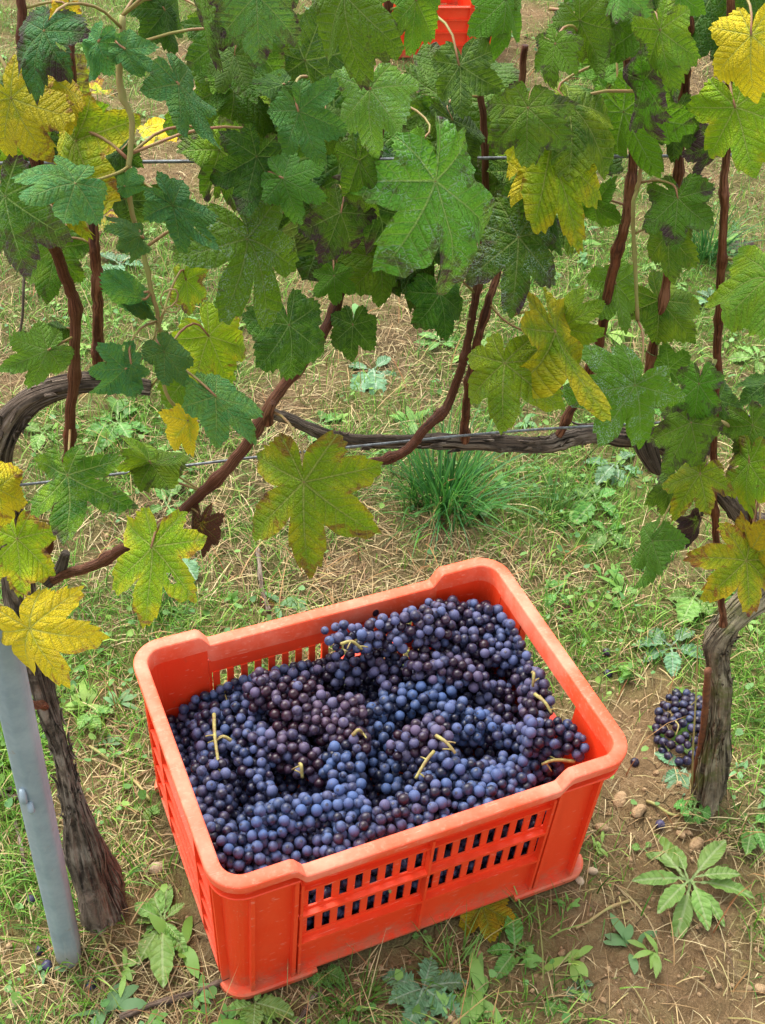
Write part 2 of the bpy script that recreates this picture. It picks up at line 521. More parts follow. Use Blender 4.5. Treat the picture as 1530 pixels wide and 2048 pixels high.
def mat_metal():
    s = NT('galvanised_steel')
    o = s.obj()
    n = s.noise(o, 18.0, 5, 0.65)
    v = s.voro(o, 130.0, 'F1', 1)
    bw = s.n('RGBToBW'); s.l(v, bw.inputs[0])
    st = s.noise(s.scalev(o, (60, 60, 6)), 1.0, 4, 0.6)
    col = s.mix(s.ss(n, 0.3, 0.7), (0.22, 0.29, 0.335), (0.33, 0.40, 0.44))
    col = s.mix(s.math('MULTIPLY', bw.outputs[0], 0.14), col, (0.50, 0.55, 0.58))
    col = s.mix(s.math('MULTIPLY', s.ss(st, 0.58, 0.7), 0.5), col, (0.47, 0.49, 0.49))
    col = s.mix(s.math('MULTIPLY', s.ss(s.noise(o, 60.0, 5, 0.7), 0.62, 0.7), 0.45), col, (0.30, 0.22, 0.15))
    sz = s.n('SeparateXYZ'); s.l(s.n('NewGeometry').outputs['Position'], sz.inputs[0])
    mud = s.math('MULTIPLY', s.ss(s.math('ADD', sz.outputs[2], s.math('MULTIPLY', n, 0.10)), 0.12, 0.02), 0.7)
    col = s.mix(mud, col, (0.33, 0.23, 0.13))
    s.set(base=col, rough=s.math('MULTIPLY_ADD', n, 0.2, 0.48), metal=s.math('MULTIPLY_ADD', mud, -0.3, 0.30), normal=s.bump(n, 0.15, 0.002))
    return s.m


def mat_plain(name, c, rough=0.7, c2=None, scale=80.0, bump=0.3, dist=0.001, metal=0.0):
    s = NT(name)
    n = s.noise(s.obj(), scale, 4, 0.65)
    col = s.mix(s.ss(n, 0.3, 0.7), c, c2 or tuple(x * 0.6 for x in c))
    s.set(base=col, rough=rough, metal=metal, normal=s.bump(n, bump, dist), spec=0.3)
    return s.m


M_LEAF = mat_vine_leaf()
M_PET = mat_plain('petiole', (0.23, 0.22, 0.055), 0.5, (0.24, 0.10, 0.055), 40)
M_CANE = mat_bark('cane_bark', (0.050, 0.016, 0.008), (0.175, 0.055, 0.024), (0.27, 0.12, 0.065), 22, 30, 0.0016, 0.5)
M_OLD = mat_bark('old_bark', (0.024, 0.018, 0.014), (0.20, 0.145, 0.105), (0.34, 0.28, 0.22), 26, 14, 0.010)
M_TRUNK = mat_bark('trunk_bark', (0.032, 0.024, 0.016), (0.27, 0.21, 0.135), (0.40, 0.35, 0.23), 24, 11, 0.011, moss=0.6)
M_SHOOT = mat_plain('green_shoot', (0.32, 0.20, 0.09), 0.5, (0.28, 0.30, 0.09), 25)
M_RED = mat_plastic('orange_plastic', (0.80, 0.046, 0.008), (0.84, 0.14, 0.04), 0.18, 0.38)
M_RIM = mat_plastic('bleached_orange_plastic', (0.78, 0.078, 0.022), (0.84, 0.32, 0.21), 0.62, 0.42)
M_GRAPE = mat_grape()
M_STEM = mat_plain('grape_stem', (0.33, 0.31, 0.09), 0.6, (0.18, 0.11, 0.05), 120)
M_SOIL = mat_soil()
M_METAL = mat_metal()
M_WIRE = mat_plain('wire', (0.22, 0.24, 0.25), 0.5, (0.10, 0.10, 0.10), 200, metal=0.6)
M_RUST = mat_plain('rust', (0.20, 0.075, 0.03), 0.8, (0.09, 0.035, 0.02), 90)
M_GRASS = mat_blade('grass_blade', 0.45, 0.3)
M_STRAW = mat_blade('dry_stalk', 0.7, 0.0)
M_STONE = mat_plain('stone', (0.46, 0.36, 0.24), 0.85, (0.30, 0.22, 0.13), 45, 0.6, 0.004)
M_CLOD = mat_plain('clod', (0.40, 0.275, 0.15), 0.95, (0.22, 0.135, 0.065), 60, 0.9, 0.008)
M_TWIG = mat_bark('twig_bark', (0.06, 0.04, 0.03), (0.20, 0.14, 0.10), (0.32, 0.26, 0.20), 16, 30, 0.0015)
M_WEED_LIGHT = mat_simple_leaf('weed_leaf_light', (0.11, 0.23, 0.030), (0.20, 0.34, 0.075))
M_WEED_BLUE = mat_simple_leaf('weed_leaf_bluish', (0.075, 0.19, 0.075), (0.15, 0.28, 0.14), (0.40, 0.48, 0.36))
M_WEED_MID = mat_simple_leaf('weed_leaf_green', (0.055, 0.17, 0.02), (0.12, 0.27, 0.045))

# ------------------------------------------------------------------ the ground
CR_L, CR_W, CR_H, CR_PSI = 0.54, 0.388, 0.272, R(26.0)
CR_C = np.array([0.011, 0.984, 0.0])
_cc, _cs = math.cos(CR_PSI), math.sin(CR_PSI)


def to_crate(x, y):
    dx, dy = x - CR_C[0], y - CR_C[1]
    return dx * _cc + dy * _cs, -dx * _cs + dy * _cc


def from_crate(a, b, z=0.0):
    return np.array([CR_C[0] + a * _cc - b * _cs, CR_C[1] + a * _cs + b * _cc, z])


# patches seen on the ground: (px, py, radius_px_x, radius_px_y, what, strength)
PATCHES = [
    (1250, 1930, 400, 150, 'soil', 0.85), (1290, 1520, 110, 200, 'soil', 0.9), (60, 1960, 190, 110, 'soil', 0.8), (190, 1560, 90, 160, 'soil', 0.55),
    (1480, 2000, 160, 100, 'soil', 0.7), (700, 2020, 250, 60, 'soil', 0.4), (430, 190, 120, 90, 'soil', 0.55), (460, 330, 100, 60, 'soil', 0.5),
    (1420, 170, 140, 140, 'soil', 0.35), (440, 960, 60, 40, 'soil', 0.6), (960, 890, 120, 30, 'soil', 0.7), (1400, 1740, 150, 80, 'soil', 0.6),
    (20, 1560, 60, 160, 'green', 0.9), (1190, 1260, 130, 110, 'green', 0.85), (1050, 1010, 170, 110, 'green', 0.8), (1150, 560, 170, 130, 'green', 0.8),
    (260, 620, 170, 120, 'green', 0.55), (420, 560, 150, 60, 'green', 0.3), (760, 800, 90, 70, 'green', 0.6), (1000, 640, 200, 120, 'green', 0.3), (330, 1240, 150, 70, 'green', 0.75),
    (240, 60, 150, 60, 'green', 0.7), (1500, 1340, 80, 130, 'green', 0.8), (100, 1780, 90, 70, 'green', 0.35), (700, 1960, 260, 70, 'straw', 0.6), (760, 1960, 330, 110, 'soil', 0.65), (330, 1900, 130, 130, 'soil', 0.5), (380, 870, 160, 90, 'straw', 0.5), (1250, 1010, 150, 90, 'green', 0.5),
    (1440, 600, 130, 150, 'green', 0.6), (200, 900, 200, 90, 'green', 0.5), (390, 400, 60, 60, 'green', 0.5), (560, 1190, 150, 40, 'green', 0.3),
    (640, 1120, 420, 110, 'straw', 0.9), (850, 700, 160, 140, 'straw', 0.8), (60, 640, 90, 120, 'straw', 0.6), (430, 160, 130, 120, 'straw', 0.6), (1440, 150, 150, 120, 'straw', 0.9),
    (260, 1560, 110, 200, 'straw', 0.6), (500, 880, 160, 120, 'straw', 0.6), (1300, 720, 120, 60, 'straw', 0.7), (1100, 1140, 140, 50, 'straw', 0.6), (300, 1980, 250, 80, 'straw', 0.6),
    (1430, 1680, 90, 50, 'straw', 0.6), (900, 260, 400, 160, 'straw', 0.5)]
_PG = []
for px, py, rx, ry, k, s_ in PATCHES:
    c = G(px, py); ex = np.linalg.norm((G(px + rx, py) - c)[:2]); ey = np.linalg.norm((G(px, py - ry) - c)[:2])
    _PG.append((c[0], c[1], ex, ey, k, s_))


def masks(x, y):
    """green, straw, soil shares at ground points."""
    n = fbm(x * 5, y * 5, 3); n2 = fbm(x * 17, y * 17, 9)
    m = {'green': 0.47 + 0 * x, 'straw': 0.40 + 0 * x, 'soil': 0.16 + 0 * x}
    for cx, cy, ex, ey, k, s_ in _PG:
        d = ((x - cx) / ex) ** 2 + ((y - cy) / ey) ** 2
        g = np.exp(-d * 0.9) * s_
        m[k] = m[k] + g
        for o in m:
            if o != k: m[o] = m[o] * (1 - 0.55 * g)
    g = m['green'] + (n - 0.5) * 1.5 + (n2 - 0.5) * 0.8
    s_ = m['straw'] + (fbm(x * 6, y * 6, 41) - 0.5) * 0.8
    so = m['soil'] + (fbm(x * 6, y * 6, 77) - 0.5) * 0.7
    cl = lambda a: np.clip(a, 0, 1)
    return cl(g), cl(s_), cl(so)


def ground_z(x, y):
    g, s_, so = masks(x, y)
    z = (fbm(x * 3.2, y * 3.2, 5, 3) - 0.5) * 0.030 + (fbm(x * 14, y * 14, 6, 3) - 0.5) * 0.018
    z = z + np.abs(fbm(x * 38, y * 38, 8, 3) - 0.5) * 0.034 * (0.4 + so)
    u, v = to_crate(x, y)
    d = np.maximum(np.abs(u) - 0.27, np.abs(v) - 0.193)
    k = np.clip(d / 0.10, 0, 1)
    k = k * k * (3 - 2 * k)
    z = z * k + (1 - k) * -0.004
    for c in (ROW_A, ROW_B):
        z = z + 0.022 * np.exp(-((x - c[0]) ** 2 + (y - c[1]) ** 2) / 0.05 ** 2)
    return z


def axis_coords(a, b, step, far):
    core = np.arange(a, b + step / 2, step)
    out, p, s_ = [], b, step
    while p < far: s_ *= 1.35; p += s_; out.append(p)
    lo, p, s_ = [], a, step
    while p > -far: s_ *= 1.35; p -= s_; lo.append(p)
    return np.concatenate([lo[::-1], core, out])


gx = axis_coords(-1.5, 1.5, 0.011, 90)
gy = np.concatenate([axis_coords(0.45, 2.0, 0.009, 2.0)[10 - 0:], []]) if False else axis_coords(0.45, 5.0, 0.0115, 90)
X, Y = np.meshgrid(gx, gy)
Z = ground_z(X, Y)
fade = np.clip((np.hypot(X, Y - 2) - 6) / 10, 0, 1)
Z = Z * (1 - fade)
gm, sm, som = masks(X, Y)
nx, ny = len(gx), len(gy)
idx = np.arange(nx * ny).reshape(ny, nx)
F = np.stack([idx[:-1, :-1], idx[:-1, 1:], idx[1:, 1:], idx[1:, :-1]], -1).reshape(-1, 4)
gme = mesh_data('ground', np.stack([X, Y, Z], -1).reshape(-1, 3), F, [M_SOIL], True,
                {'green': (gm * (1 - 0.6 * som)).ravel(), 'straw': (sm * (1 - 0.8 * som)).ravel()})
tag(link('ground', gme), 'brown vineyard soil with thatch and sparse grass', None, None, 'structure')


def scatter(n, dens):
    """n ground points in the visible wedge, kept with probability dens(x, y)."""
    y = 0.45 + (rng.random(n) ** 1.55) * 5.0
    hw = 0.55 + y * 0.36
    x = (rng.random(n) * 2 - 1) * hw
    keep = rng.random(n) < dens(x, y)
    x, y = x[keep], y[keep]
    u, v = to_crate(x, y)
    ok = ~((np.abs(u) < 0.268) & (np.abs(v) < 0.191))
    return x[ok], y[ok]


WEED_PX = [(1375, 1775, 110), (1030, 1905, 75), (845, 1985, 90), (328, 1852, 95), (645, 1945, 45), (510, 2010, 70), (970, 1850, 55), (1365, 1545, 50)]


def near_weed(x, y):
    """1 where a rosette has smothered the grass."""
    t = 0 * x
    for px, py, r_ in WEED_PX:
        c = G(px, py); r2 = np.linalg.norm(G(px + r_, py) - c)
        t = np.maximum(t, np.exp(-(((x - c[0]) ** 2 + (y - c[1]) ** 2) / r2 ** 2) ** 2))
    return t


def blades(name, x, y, length, width, lean, colors, mat, label, nseg=3, droop=1.0, zoff=0.0, elev=None, parent=None, kind='stuff', az=None, loc=None):
    """Many thin curved ribbons in one mesh."""
    n = len(x)
    z = ground_z(x, y) + zoff
    az = rng.random(n) * 2 * math.pi if az is None else az
    dx, dy = np.cos(az), np.sin(az)
    tw = az + math.pi / 2 + rng.normal(0, 0.5, n)
    wx, wy = np.cos(tw), np.sin(tw)
    P = []
    px, py, pz = x.copy(), y.copy(), z - 0.003
    el = elev if elev is not None else (math.pi / 2 - lean)
    seg = length / nseg
    ws = [1.0, 0.9, 0.65, 0.4, 0.2, 0.1][:nseg] + [0.04]
    if name.startswith('broad'): ws = [0.18, 0.55, 0.95, 1.0, 0.7, 0.05]
    if nseg == 1: ws = [1.0, 0.7]
    for k in range(nseg + 1):
        wk = width * ws[k] * 0.5
        P.append(np.stack([px - wx * wk, py - wy * wk, pz], -1))
        P.append(np.stack([px + wx * wk, py + wy * wk, pz + wk * 0.4], -1))
        px = px + dx * np.cos(el) * seg; py = py + dy * np.cos(el) * seg; pz = pz + np.sin(el) * seg
        el = el - droop * (0.35 + 0.5 * rng.random(n)) * (1.0 / nseg) * 2
        bad = pz < z + 0.0015
        pz = np.where(bad, z + 0.0015 + 0.002 * rng.random(n), pz)
    K = 2 * (nseg + 1)
    v = np.stack(P, 1).reshape(-1, 3)
    base = np.arange(n)[:, None] * K
    f = np.concatenate([np.stack([base[:, 0] + 2 * k, base[:, 0] + 2 * k + 1, base[:, 0] + 2 * k + 3, base[:, 0] + 2 * k + 2], -1) for k in range(nseg)])
    c = np.repeat(np.concatenate([colors, np.ones((n, 1))], 1), K, 0)
    if loc is not None: v = v - np.asarray(loc)
    me = mesh_data(name, v, f, [mat], True, {'col': c})
    o = link(name, me, parent, loc if parent is None else None)
    if kind: tag(o, label, None, None, kind)
    return o


def pal(n, cols, jit=0.12):
    cols = np.array(cols)
    a = cols[rng.integers(0, len(cols), n)]
    b = cols[rng.integers(0, len(cols), n)]
    t = rng.random((n, 1))
    return np.clip((a * t + b * (1 - t)) * (1 + rng.normal(0, jit, (n, 1))), 0.004, 0.9)


GREENS = [(0.060, 0.19, 0.014), (0.13, 0.31, 0.025), (0.21, 0.39, 0.05), (0.09, 0.24, 0.035), (0.30, 0.44, 0.09), (0.04, 0.12, 0.01)]
STRAWS = [(0.33, 0.245, 0.115), (0.46, 0.37, 0.195), (0.25, 0.16, 0.07), (0.30, 0.20, 0.09), (0.38, 0.31, 0.16), (0.22, 0.13, 0.06), (0.16, 0.09, 0.045), (0.30, 0.26, 0.10)]

x, y = scatter(190000, lambda x, y: np.clip(masks(x, y)[0] * 1.1 - masks(x, y)[2] * 0.45, 0.008, 1) * (1 - 0.85 * near_weed(x, y)))
n = len(x)
blades('grass', x, y, 0.018 + 0.05 * rng.random(n) ** 1.6, 0.0011 + 0.0013 * rng.random(n), np.abs(rng.normal(0.35, 0.5, n)), pal(n, GREENS, 0.2), M_GRASS,
       'short fresh green grass growing between the vines', 3, 0.9)
x, y = scatter(120000, lambda x, y: np.clip(masks(x, y)[1] * 1.0 - masks(x, y)[2] * 0.15 + 0.10, 0.08, 1) * 0.9 * (1 - 0.7 * near_weed(x, y)))
n = len(x)
blades('dry_straw', x, y, 0.015 + 0.075 * rng.random(n) ** 2.2, 0.0008 + 0.0010 * rng.random(n), None, pal(n, STRAWS, 0.25), M_STRAW,
       'dry cut straw lying matted over the soil', 3, 0.7, 0.003, elev=np.abs(rng.normal(0.05, 0.22, n)))
x, y = scatter(16000, lambda x, y: np.clip(masks(x, y)[1] * 0.6, 0.02, 1) * (fbm(x * 4, y * 4, 88) > 0.45) * (1 - near_weed(x, y)))
n = len(x)
blades('dry_grass', x, y, 0.04 + 0.08 * rng.random(n), 0.0012 + 0.001 * rng.random(n), np.abs(rng.normal(0.5, 0.4, n)),
       pal(n, [(0.30, 0.12, 0.045), (0.36, 0.22, 0.09), (0.20, 0.20, 0.05), (0.42, 0.32, 0.15)]), M_STRAW, 'reddish withered grass standing among the straw', 3, 0.8)

# small round leaves of clover and chickweed: one mass of ground cover
x, y = scatter(22000, lambda x, y: np.clip(masks(x, y)[0] * 0.9, 0.05, 1) * (0.10 + 0.9 * (fbm(x * 3.5, y * 3.5, 61) > 0.52)) * 0.7)
n = len(x)
z = ground_z(x, y) + 0.004 + 0.018 * rng.random(n)
r_ = 0.002 + 0.0045 * rng.random(n)
az = rng.random(n) * 6.28; ti = rng.normal(0, 0.45, (n, 2))
vv = [np.stack([x, y, z], -1)]
for k in range(8):
    a = az + k * math.pi / 4
    rr = r_ * (1.35 if k in (0,) else 1.0) * (0.8 if k == 4 else 1)
    ox, oy = np.cos(a) * rr, np.sin(a) * rr
    vv.append(np.stack([x + ox, y + oy, z + ox * ti[:, 0] + oy * ti[:, 1] + 0.2 * rr], -1))
vv = np.stack(vv, 1).reshape(-1, 3)
b_ = np.arange(n) * 9
ff = np.concatenate([np.stack([b_, b_ + 1 + k, b_ + 1 + (k + 1) % 8], -1) for k in range(8)])
cc = np.repeat(np.concatenate([pal(n, [(0.09, 0.22, 0.04), (0.16, 0.31, 0.09), (0.10, 0.24, 0.08), (0.20, 0.34, 0.06)]), np.ones((n, 1))], 1), 9, 0)
tag(link('ground_cover', mesh_data('ground_cover', vv, ff, [M_GRASS], True, {'col': cc})), 'low clover and chickweed leaves over the soil', None, None, 'stuff')


# low broad-leaved weeds in clumps, one mass
x, y = scatter(900, lambda x, y: np.clip(masks(x, y)[0] * 0.9, 0.1, 1) * 0.8)
k_ = 6
x = np.repeat(x, k_) + rng.normal(0, .004, len(x) * k_); y = np.repeat(y, k_) + rng.normal(0, .004, len(y) * k_)
n = len(x)
sz_ = np.repeat(0.4 + 0.9 * rng.random(n // k_) ** 1.5, k_)
cl_ = np.repeat(pal(n // k_, [(0.10, 0.25, 0.04), (0.20, 0.36, 0.08), (0.14, 0.28, 0.11), (0.24, 0.38, 0.07)]), k_, 0) * (0.85 + 0.3 * rng.random((n, 1)))
blades('broad_leaved_weeds', x, y, 0.045 * sz_ * (0.6 + 0.6 * rng.random(n)), 0.014 * sz_, None, cl_, M_GRASS, 'small broad-leaved weeds spread flat among the grass', 5, 0.8, 0.004, elev=np.abs(rng.normal(0.35, 0.25, n)))


def lump_mesh(name, r, seed, mat, squash=0.6, seg=9, ring=6, ang=0.35):
    q = np.random.default_rng(seed)
    v, f = [(0, 0, r * squash)], []
    K = q.normal(0, 1, (5, 3)); ph = q.random(5) * 6
    for i in range(1, ring):
        t = math.pi * i / ring
        for j in range(seg):
            a = 2 * math.pi * j / seg
            d = np.array([math.sin(t) * math.cos(a), math.sin(t) * math.sin(a), math.cos(t)])
            k = 1 + ang * sum(np.sin(K[m] @ d * 1.6 + ph[m]) for m in range(5)) / 4
            v.append(tuple(d * r * k * np.array([1, 0.8, squash])))
    v.append((0, 0, -r * squash))
    for j in range(seg): f.append((0, 1 + j, 1 + (j + 1) % seg))
    for i in range(ring - 2):
        for j in range(seg):
            a, b = 1 + i * seg + j, 1 + i * seg + (j + 1) % seg
            f.append((a, a + seg, b + seg, b))
    e = len(v) - 1
    for j in range(seg): f.append((e, 1 + (ring - 2) * seg + (j + 1) % seg, 1 + (ring - 2) * seg + j))
    return mesh_data(name, v, f, [mat], False)


# crumbs of soil, one mass
x, y = scatter(42000, lambda x, y: np.clip(masks(x, y)[2] * 0.8 + 0.05, 0, 1) * np.clip(1.6 - y * 0.3, 0.15, 1))
mb = []
proto = [lump_mesh('crumb', 1.0, 100 + k, M_CLOD, 0.7, 6, 4, 0.5) for k in range(4)]
pv = [np.array([tuple(q.co) for q in p.vertices]) for p in proto]
pf = [[tuple(q.vertices) for q in p.polygons] for p in proto]
V_, F_, nn = [], [], 0
zz = ground_z(x, y)
for i in range(len(x)):
    k = i % 4
    s_ = 0.0010 + 0.0050 * rnd.random() ** 7
    a = rnd.random() * 6.28
    c, s2 = math.cos(a) * s_, math.sin(a) * s_
    p = pv[k]
    V_.append(np.stack([p[:, 0] * c - p[:, 1] * s2 + x[i], p[:, 0] * s2 + p[:, 1] * c + y[i], p[:, 2] * s_ + zz[i] + s_ * 0.2], -1))
    F_ += [tuple(j + nn for j in q) for q in pf[k]]
    nn += len(p)
me = bpy.data.meshes.new('soil_crumbs'); me.from_pydata(np.vstack(V_).tolist(), [], F_); me.materials.append(M_CLOD)
tag(link('soil_crumbs', me), 'loose crumbs of brown soil', None, None, 'stuff')
for p in proto: bpy.data.meshes.remove(p)

# ------------------------------------------------------------------ vine leaves
VEINS = np.radians([0, 50, -50, 105, -105, 150, -150])


def leaf_mesh(name, size, seed, depth=0.45, wid=1.0, fold=0.2, wave=1.0, curl=0.25, pet=None, holes=0, rough=1.0):
    """Palmate vine leaf: junction at the origin, tip along +y, upper face +z; pet = end point of the petiole."""
    q = np.random.default_rng(seed)
    NA = 144
    th = np.radians(np.arange(NA) * 2.5 - 180)
    j = lambda s_: 1 + q.normal(0, s_)
    bay = lambda a, c: (a - c * depth) * j(.09)
    keys = [(-180, 0.14), (-166, 0.50 * j(.1)), (-150, 0.64 * j(.07)), (-127, bay(.72, .22)), (-105, 0.83 * j(.06)), (-78, bay(.86, .62)),
            (-50, 0.95 * j(.05)), (-25, bay(.92, .64)), (0, 1.0), (25, bay(.92, .64)), (50, 0.95 * j(.05)), (78, bay(.86, .62)),
            (105, 0.83 * j(.06)), (127, bay(.72, .22)), (150, 0.64 * j(.07)), (166, 0.50 * j(.1)), (180, 0.14)]
    ka = np.radians([k[0] for k in keys]); kr = np.array([k[1] for k in keys])
    r = np.empty(NA)
    for i, t in enumerate(th):
        m = min(max(np.searchsorted(ka, t) - 1, 0), len(ka) - 2)
        f = (t - ka[m]) / (ka[m + 1] - ka[m])
        lo, hi = min(kr[m], kr[m + 1]), max(kr[m], kr[m + 1])
        t_ = f if kr[m + 1] > kr[m] else 1 - f                       # 0 in the bay, 1 at the lobe tip
        g_ = 0.76 * (1 - (1 - t_) ** 2.2) + 0.24 * t_                # narrow bays, broad lobes
        r[i] = lo + (hi - lo) * g_ + 0.035 * math.exp(-((1 - t_) / 0.18) ** 2) * (hi > .7)
    saw = np.array([0.0, 0.5, 1.0, 0.2])
    ph = 0
    i = 0
    tooth = np.zeros(NA)
    while i < NA:                                                    # uneven teeth, larger near lobe tips
        k = int(q.integers(3, 6))
        amp = 0.045 + 0.05 * q.random()
        for m in range(k):
            if i + m < NA: tooth[i + m] = amp * (m / (k - 1)) if th[min(i + m, NA - 1)] < 0 else amp * (1 - m / (k - 1))
        i += k
    r = r * (1 + (tooth - 0.03) * np.clip(np.abs(np.abs(th) - math.pi) * 3, 0, 1))
    rings = [0.10, 0.28, 0.48, 0.68, 0.86, 1.0]
    d = np.abs((th[:, None] - VEINS[None] + math.pi) % (2 * math.pi) - math.pi)
    dm = d.min(1)
    P, A, Bv = [np.zeros((1, 3))], [np.zeros((1, 3))], [np.zeros((1, 3))]
    lobe_bend = np.clip(q.normal(-0.12, 0.27, 7), -0.65, 0.28) * rough
    kx = q.normal(0, 1, (4, 2)) * 3.2; pp = q.random(4) * 6.28
    for g in rings:
        # the teeth fade towards the middle
        rr = r if g == 1.0 else (r * g + (np.convolve(np.r_[r[-4:], r, r[:4]], np.ones(9) / 9, 'valid') * g - r * g) * (1 - g) * 1.2)
        x_, y_ = np.sin(th) * rr * wid * 0.79, np.cos(th) * rr * np.where(np.abs(th) > math.pi / 2, 0.85, 1.0)
        z_ = -fold * np.abs(x_) * 0.9 - curl * (x_ ** 2) * 0.8
        z_ = z_ - curl * 0.55 * (np.clip(y_, 0, 2) ** 2) + curl * 0.40 * np.clip(y_, 0, 2)
        z_ = z_ + (lobe_bend[None, :] * np.exp(-(d / 0.42) ** 2)).sum(1) * rr ** 2
        z_ = z_ + wave * 0.045 * sum(np.sin(kx[m, 0] * x_ + kx[m, 1] * y_ + pp[m]) for m in range(4)) * (0.3 + g)
        z_ = z_ + 0.075 * rough * np.sin(np.clip(dm / 0.44, 0, 1) * math.pi / 2) * g * (1 - 0.55 * g)      # blade bulges between veins
        z_ = z_ + wave * 0.055 * g ** 3 * np.sin(th * 7 + pp[0]) * r
        P.append(np.stack([x_, y_, z_], -1) * size)
        A.append(np.stack([x_, y_, 0 * x_], -1))
        Bv.append(np.stack([rr * np.cos(dm), rr * np.sin(dm), np.full(NA, g)], -1))
    v = np.vstack(P); lp = np.vstack(A); ve = np.vstack(Bv)
    f = [(0, 1 + (i + 1) % NA, 1 + i) for i in range(NA) if i != NA]
    for k in range(len(rings) - 1):
        o1, o2 = 1 + k * NA, 1 + (k + 1) * NA
        f += [(o1 + i, o1 + (i + 1) % NA, o2 + (i + 1) % NA, o2 + i) for i in range(NA)]
    for _ in range(holes):
        ci, ck = int(q.integers(20, NA - 20)), int(q.integers(2, 5))
        cut = {(ck, (ci + m) % NA) for m in range(int(q.integers(2, 5)))} | ({(ck - 1, (ci + m) % NA) for m in range(1, 3)} if q.random() < .6 else set())
        keep = []
        for n_, fc in enumerate(f):
            if n_ >= NA:
                k, i = divmod(n_ - NA, NA)
                if (k, i) in cut: continue
            keep.append(fc)
        f = keep
    mi = [0] * len(f)
    if pet is not None:
        pet = np.asarray(pet, float)
        Lp = np.linalg.norm(pet)
        c1 = np.array([0, -0.35 * Lp, -0.10 * Lp])
        path = smooth_path([np.array([0, 0.012 * size, -0.004 * size]), c1 * 0.6 + pet * 0.12, c1 * 0.55 + pet * 0.55, pet], 9)
        tv, tf, _ = tube(path, np.linspace(0.0010, 0.0014, 9) * (0.7 + 4 * size), 5)
        o = len(v)
        v = np.vstack([v, tv]); lp = np.vstack([lp, np.zeros((len(tv), 3))]); ve = np.vstack([ve, np.zeros((len(tv), 3))])
        f += [tuple(i + o for i in fc) for fc in tf]
        mi += [1] * len(tf)
    return mesh_data(name, v, f, [M_LEAF, M_PET], True, {'leaf_pos': lp, 'vein': ve}, mi)


def frame(origin, axis, toward, twist=0.0):
    y = Vector(axis).normalized()
    t = Vector(toward)
    zz = (t - y * t.dot(y)).normalized()
    xx = y.cross(zz).normalized()
    m = Matrix((xx, y, zz)).transposed().to_4x4() @ Matrix.Rotation(twist, 4, 'Y')
    m.translation = Vector(origin)
    return m


# ------------------------------------------------------------------ vines: trunks, arms, canes
LEFT = empty('grape_vine', Vector(G(212, 1835)), 'old grapevine at the left edge with twisted trunk beside the grey metal post', 'grapevine', 'grapevines of the row')
RIGHT = empty('grape_vine', Vector(G(1420, 1610)), 'old grapevine with gnarled trunk standing right of the grape crate', 'grapevine', 'grapevines of the row')
CANES = []                                                         # (object, root, sampled world path)


def woody(name, root, pts, rads, mat, seg=24, n=60, lumpy=0.18, ridges=9, seed=1, nodes=0.0, register=True, knots=()):
    path = smooth_path(pts, n)
    tt = np.linspace(0, 1, n)
    rad = np.interp(tt, np.linspace(0, 1, len(rads)), rads)
    q = np.random.default_rng(seed)
    for kt, kw, ka in knots: rad = rad * (1 + ka * np.exp(-((tt - kt) / kw) ** 2))
    L = np.concatenate([[0], np.cumsum(np.linalg.norm(np.diff(path, axis=0), axis=1))])
    if nodes:
        step = 0.065
        ph = q.random() * step
        dd = np.abs((L + ph) % step - step / 2)
        rad = rad * (1 + nodes * np.exp(-((dd) / 0.006) ** 2))
        zig = np.sign(np.sin((L + ph) / step * math.pi))
        path = path + np.cumsum(q.normal(0, 0.00035, path.shape), 0)
    p1, p2 = q.random(3) * 6, q.random(3) * 6

    def lump(i, ang, Lc):
        tw = Lc * 6
        k = 1 + lumpy * 0.45 * np.sin(ang * 2 + p1[0] + Lc * 18) + lumpy * 0.3 * np.sin(ang * 3 + p1[1] - Lc * 31)
        if ridges: k = k + lumpy * 0.5 * (np.abs(np.sin(ang * ridges / 2 + tw + 1.5 * np.sin(Lc * 25 + p2[0]))) - 0.5) + lumpy * 0.35 * (vnoise(ang * 5 + p2[1] * 9, np.full_like(ang, Lc * 60), seed) - 0.5)
        return k
    v, f, uv = tube(path, rad, seg, True, lump if lumpy else None)
    o = link(name, mesh_data(name, v - np.array(root.location), f, [mat], True, {'bark': np.concatenate([uv, np.zeros((len(uv), 1))], 1)}), root)
    if register: CANES.append((o, root, path))
    return o


PX = lambda pts, off=0.0: [V(p[0], p[1], (p[2] if len(p) > 2 else off)) for p in pts]
base = G(212, 1835); base[2] = -0.03
tl = woody('trunk', LEFT, [base, V(196, 1775), V(172, 1700), V(150, 1620), V(122, 1500), V(88, 1390), V(62, 1290), V(38, 1180), V(14, 1040), V(-6, 940), V(8, 865), V(60, 800), V(150, 768), V(230, 768), V(300, 776)],
           [0.021, 0.0235, 0.021, 0.0128, 0.0098, 0.0102, 0.0120, 0.0140, 0.0140, 0.0135, 0.0120, 0.0100, 0.0082, 0.0068, 0.0055], M_OLD, 44, 220, 0.36, 13, 3, knots=[(0.03, 0.05, 0.35), (0.55, 0.03, 0.15)])
base = G(1418, 1612); base[2] = -0.03
tr_ = woody('trunk', RIGHT, [base, V(1425, 1560), V(1432, 1470), V(1440, 1380), V(1434, 1300), V(1446, 1262), V(1490, 1215), V(1545, 1165), V(1580, 1060)],
            [0.028, 0.0190, 0.0150, 0.0150, 0.0148, 0.0160, 0.017, 0.018, 0.015], M_TRUNK, 44, 180, 0.42, 15, 8, knots=[(0.56, 0.05, 0.22)])
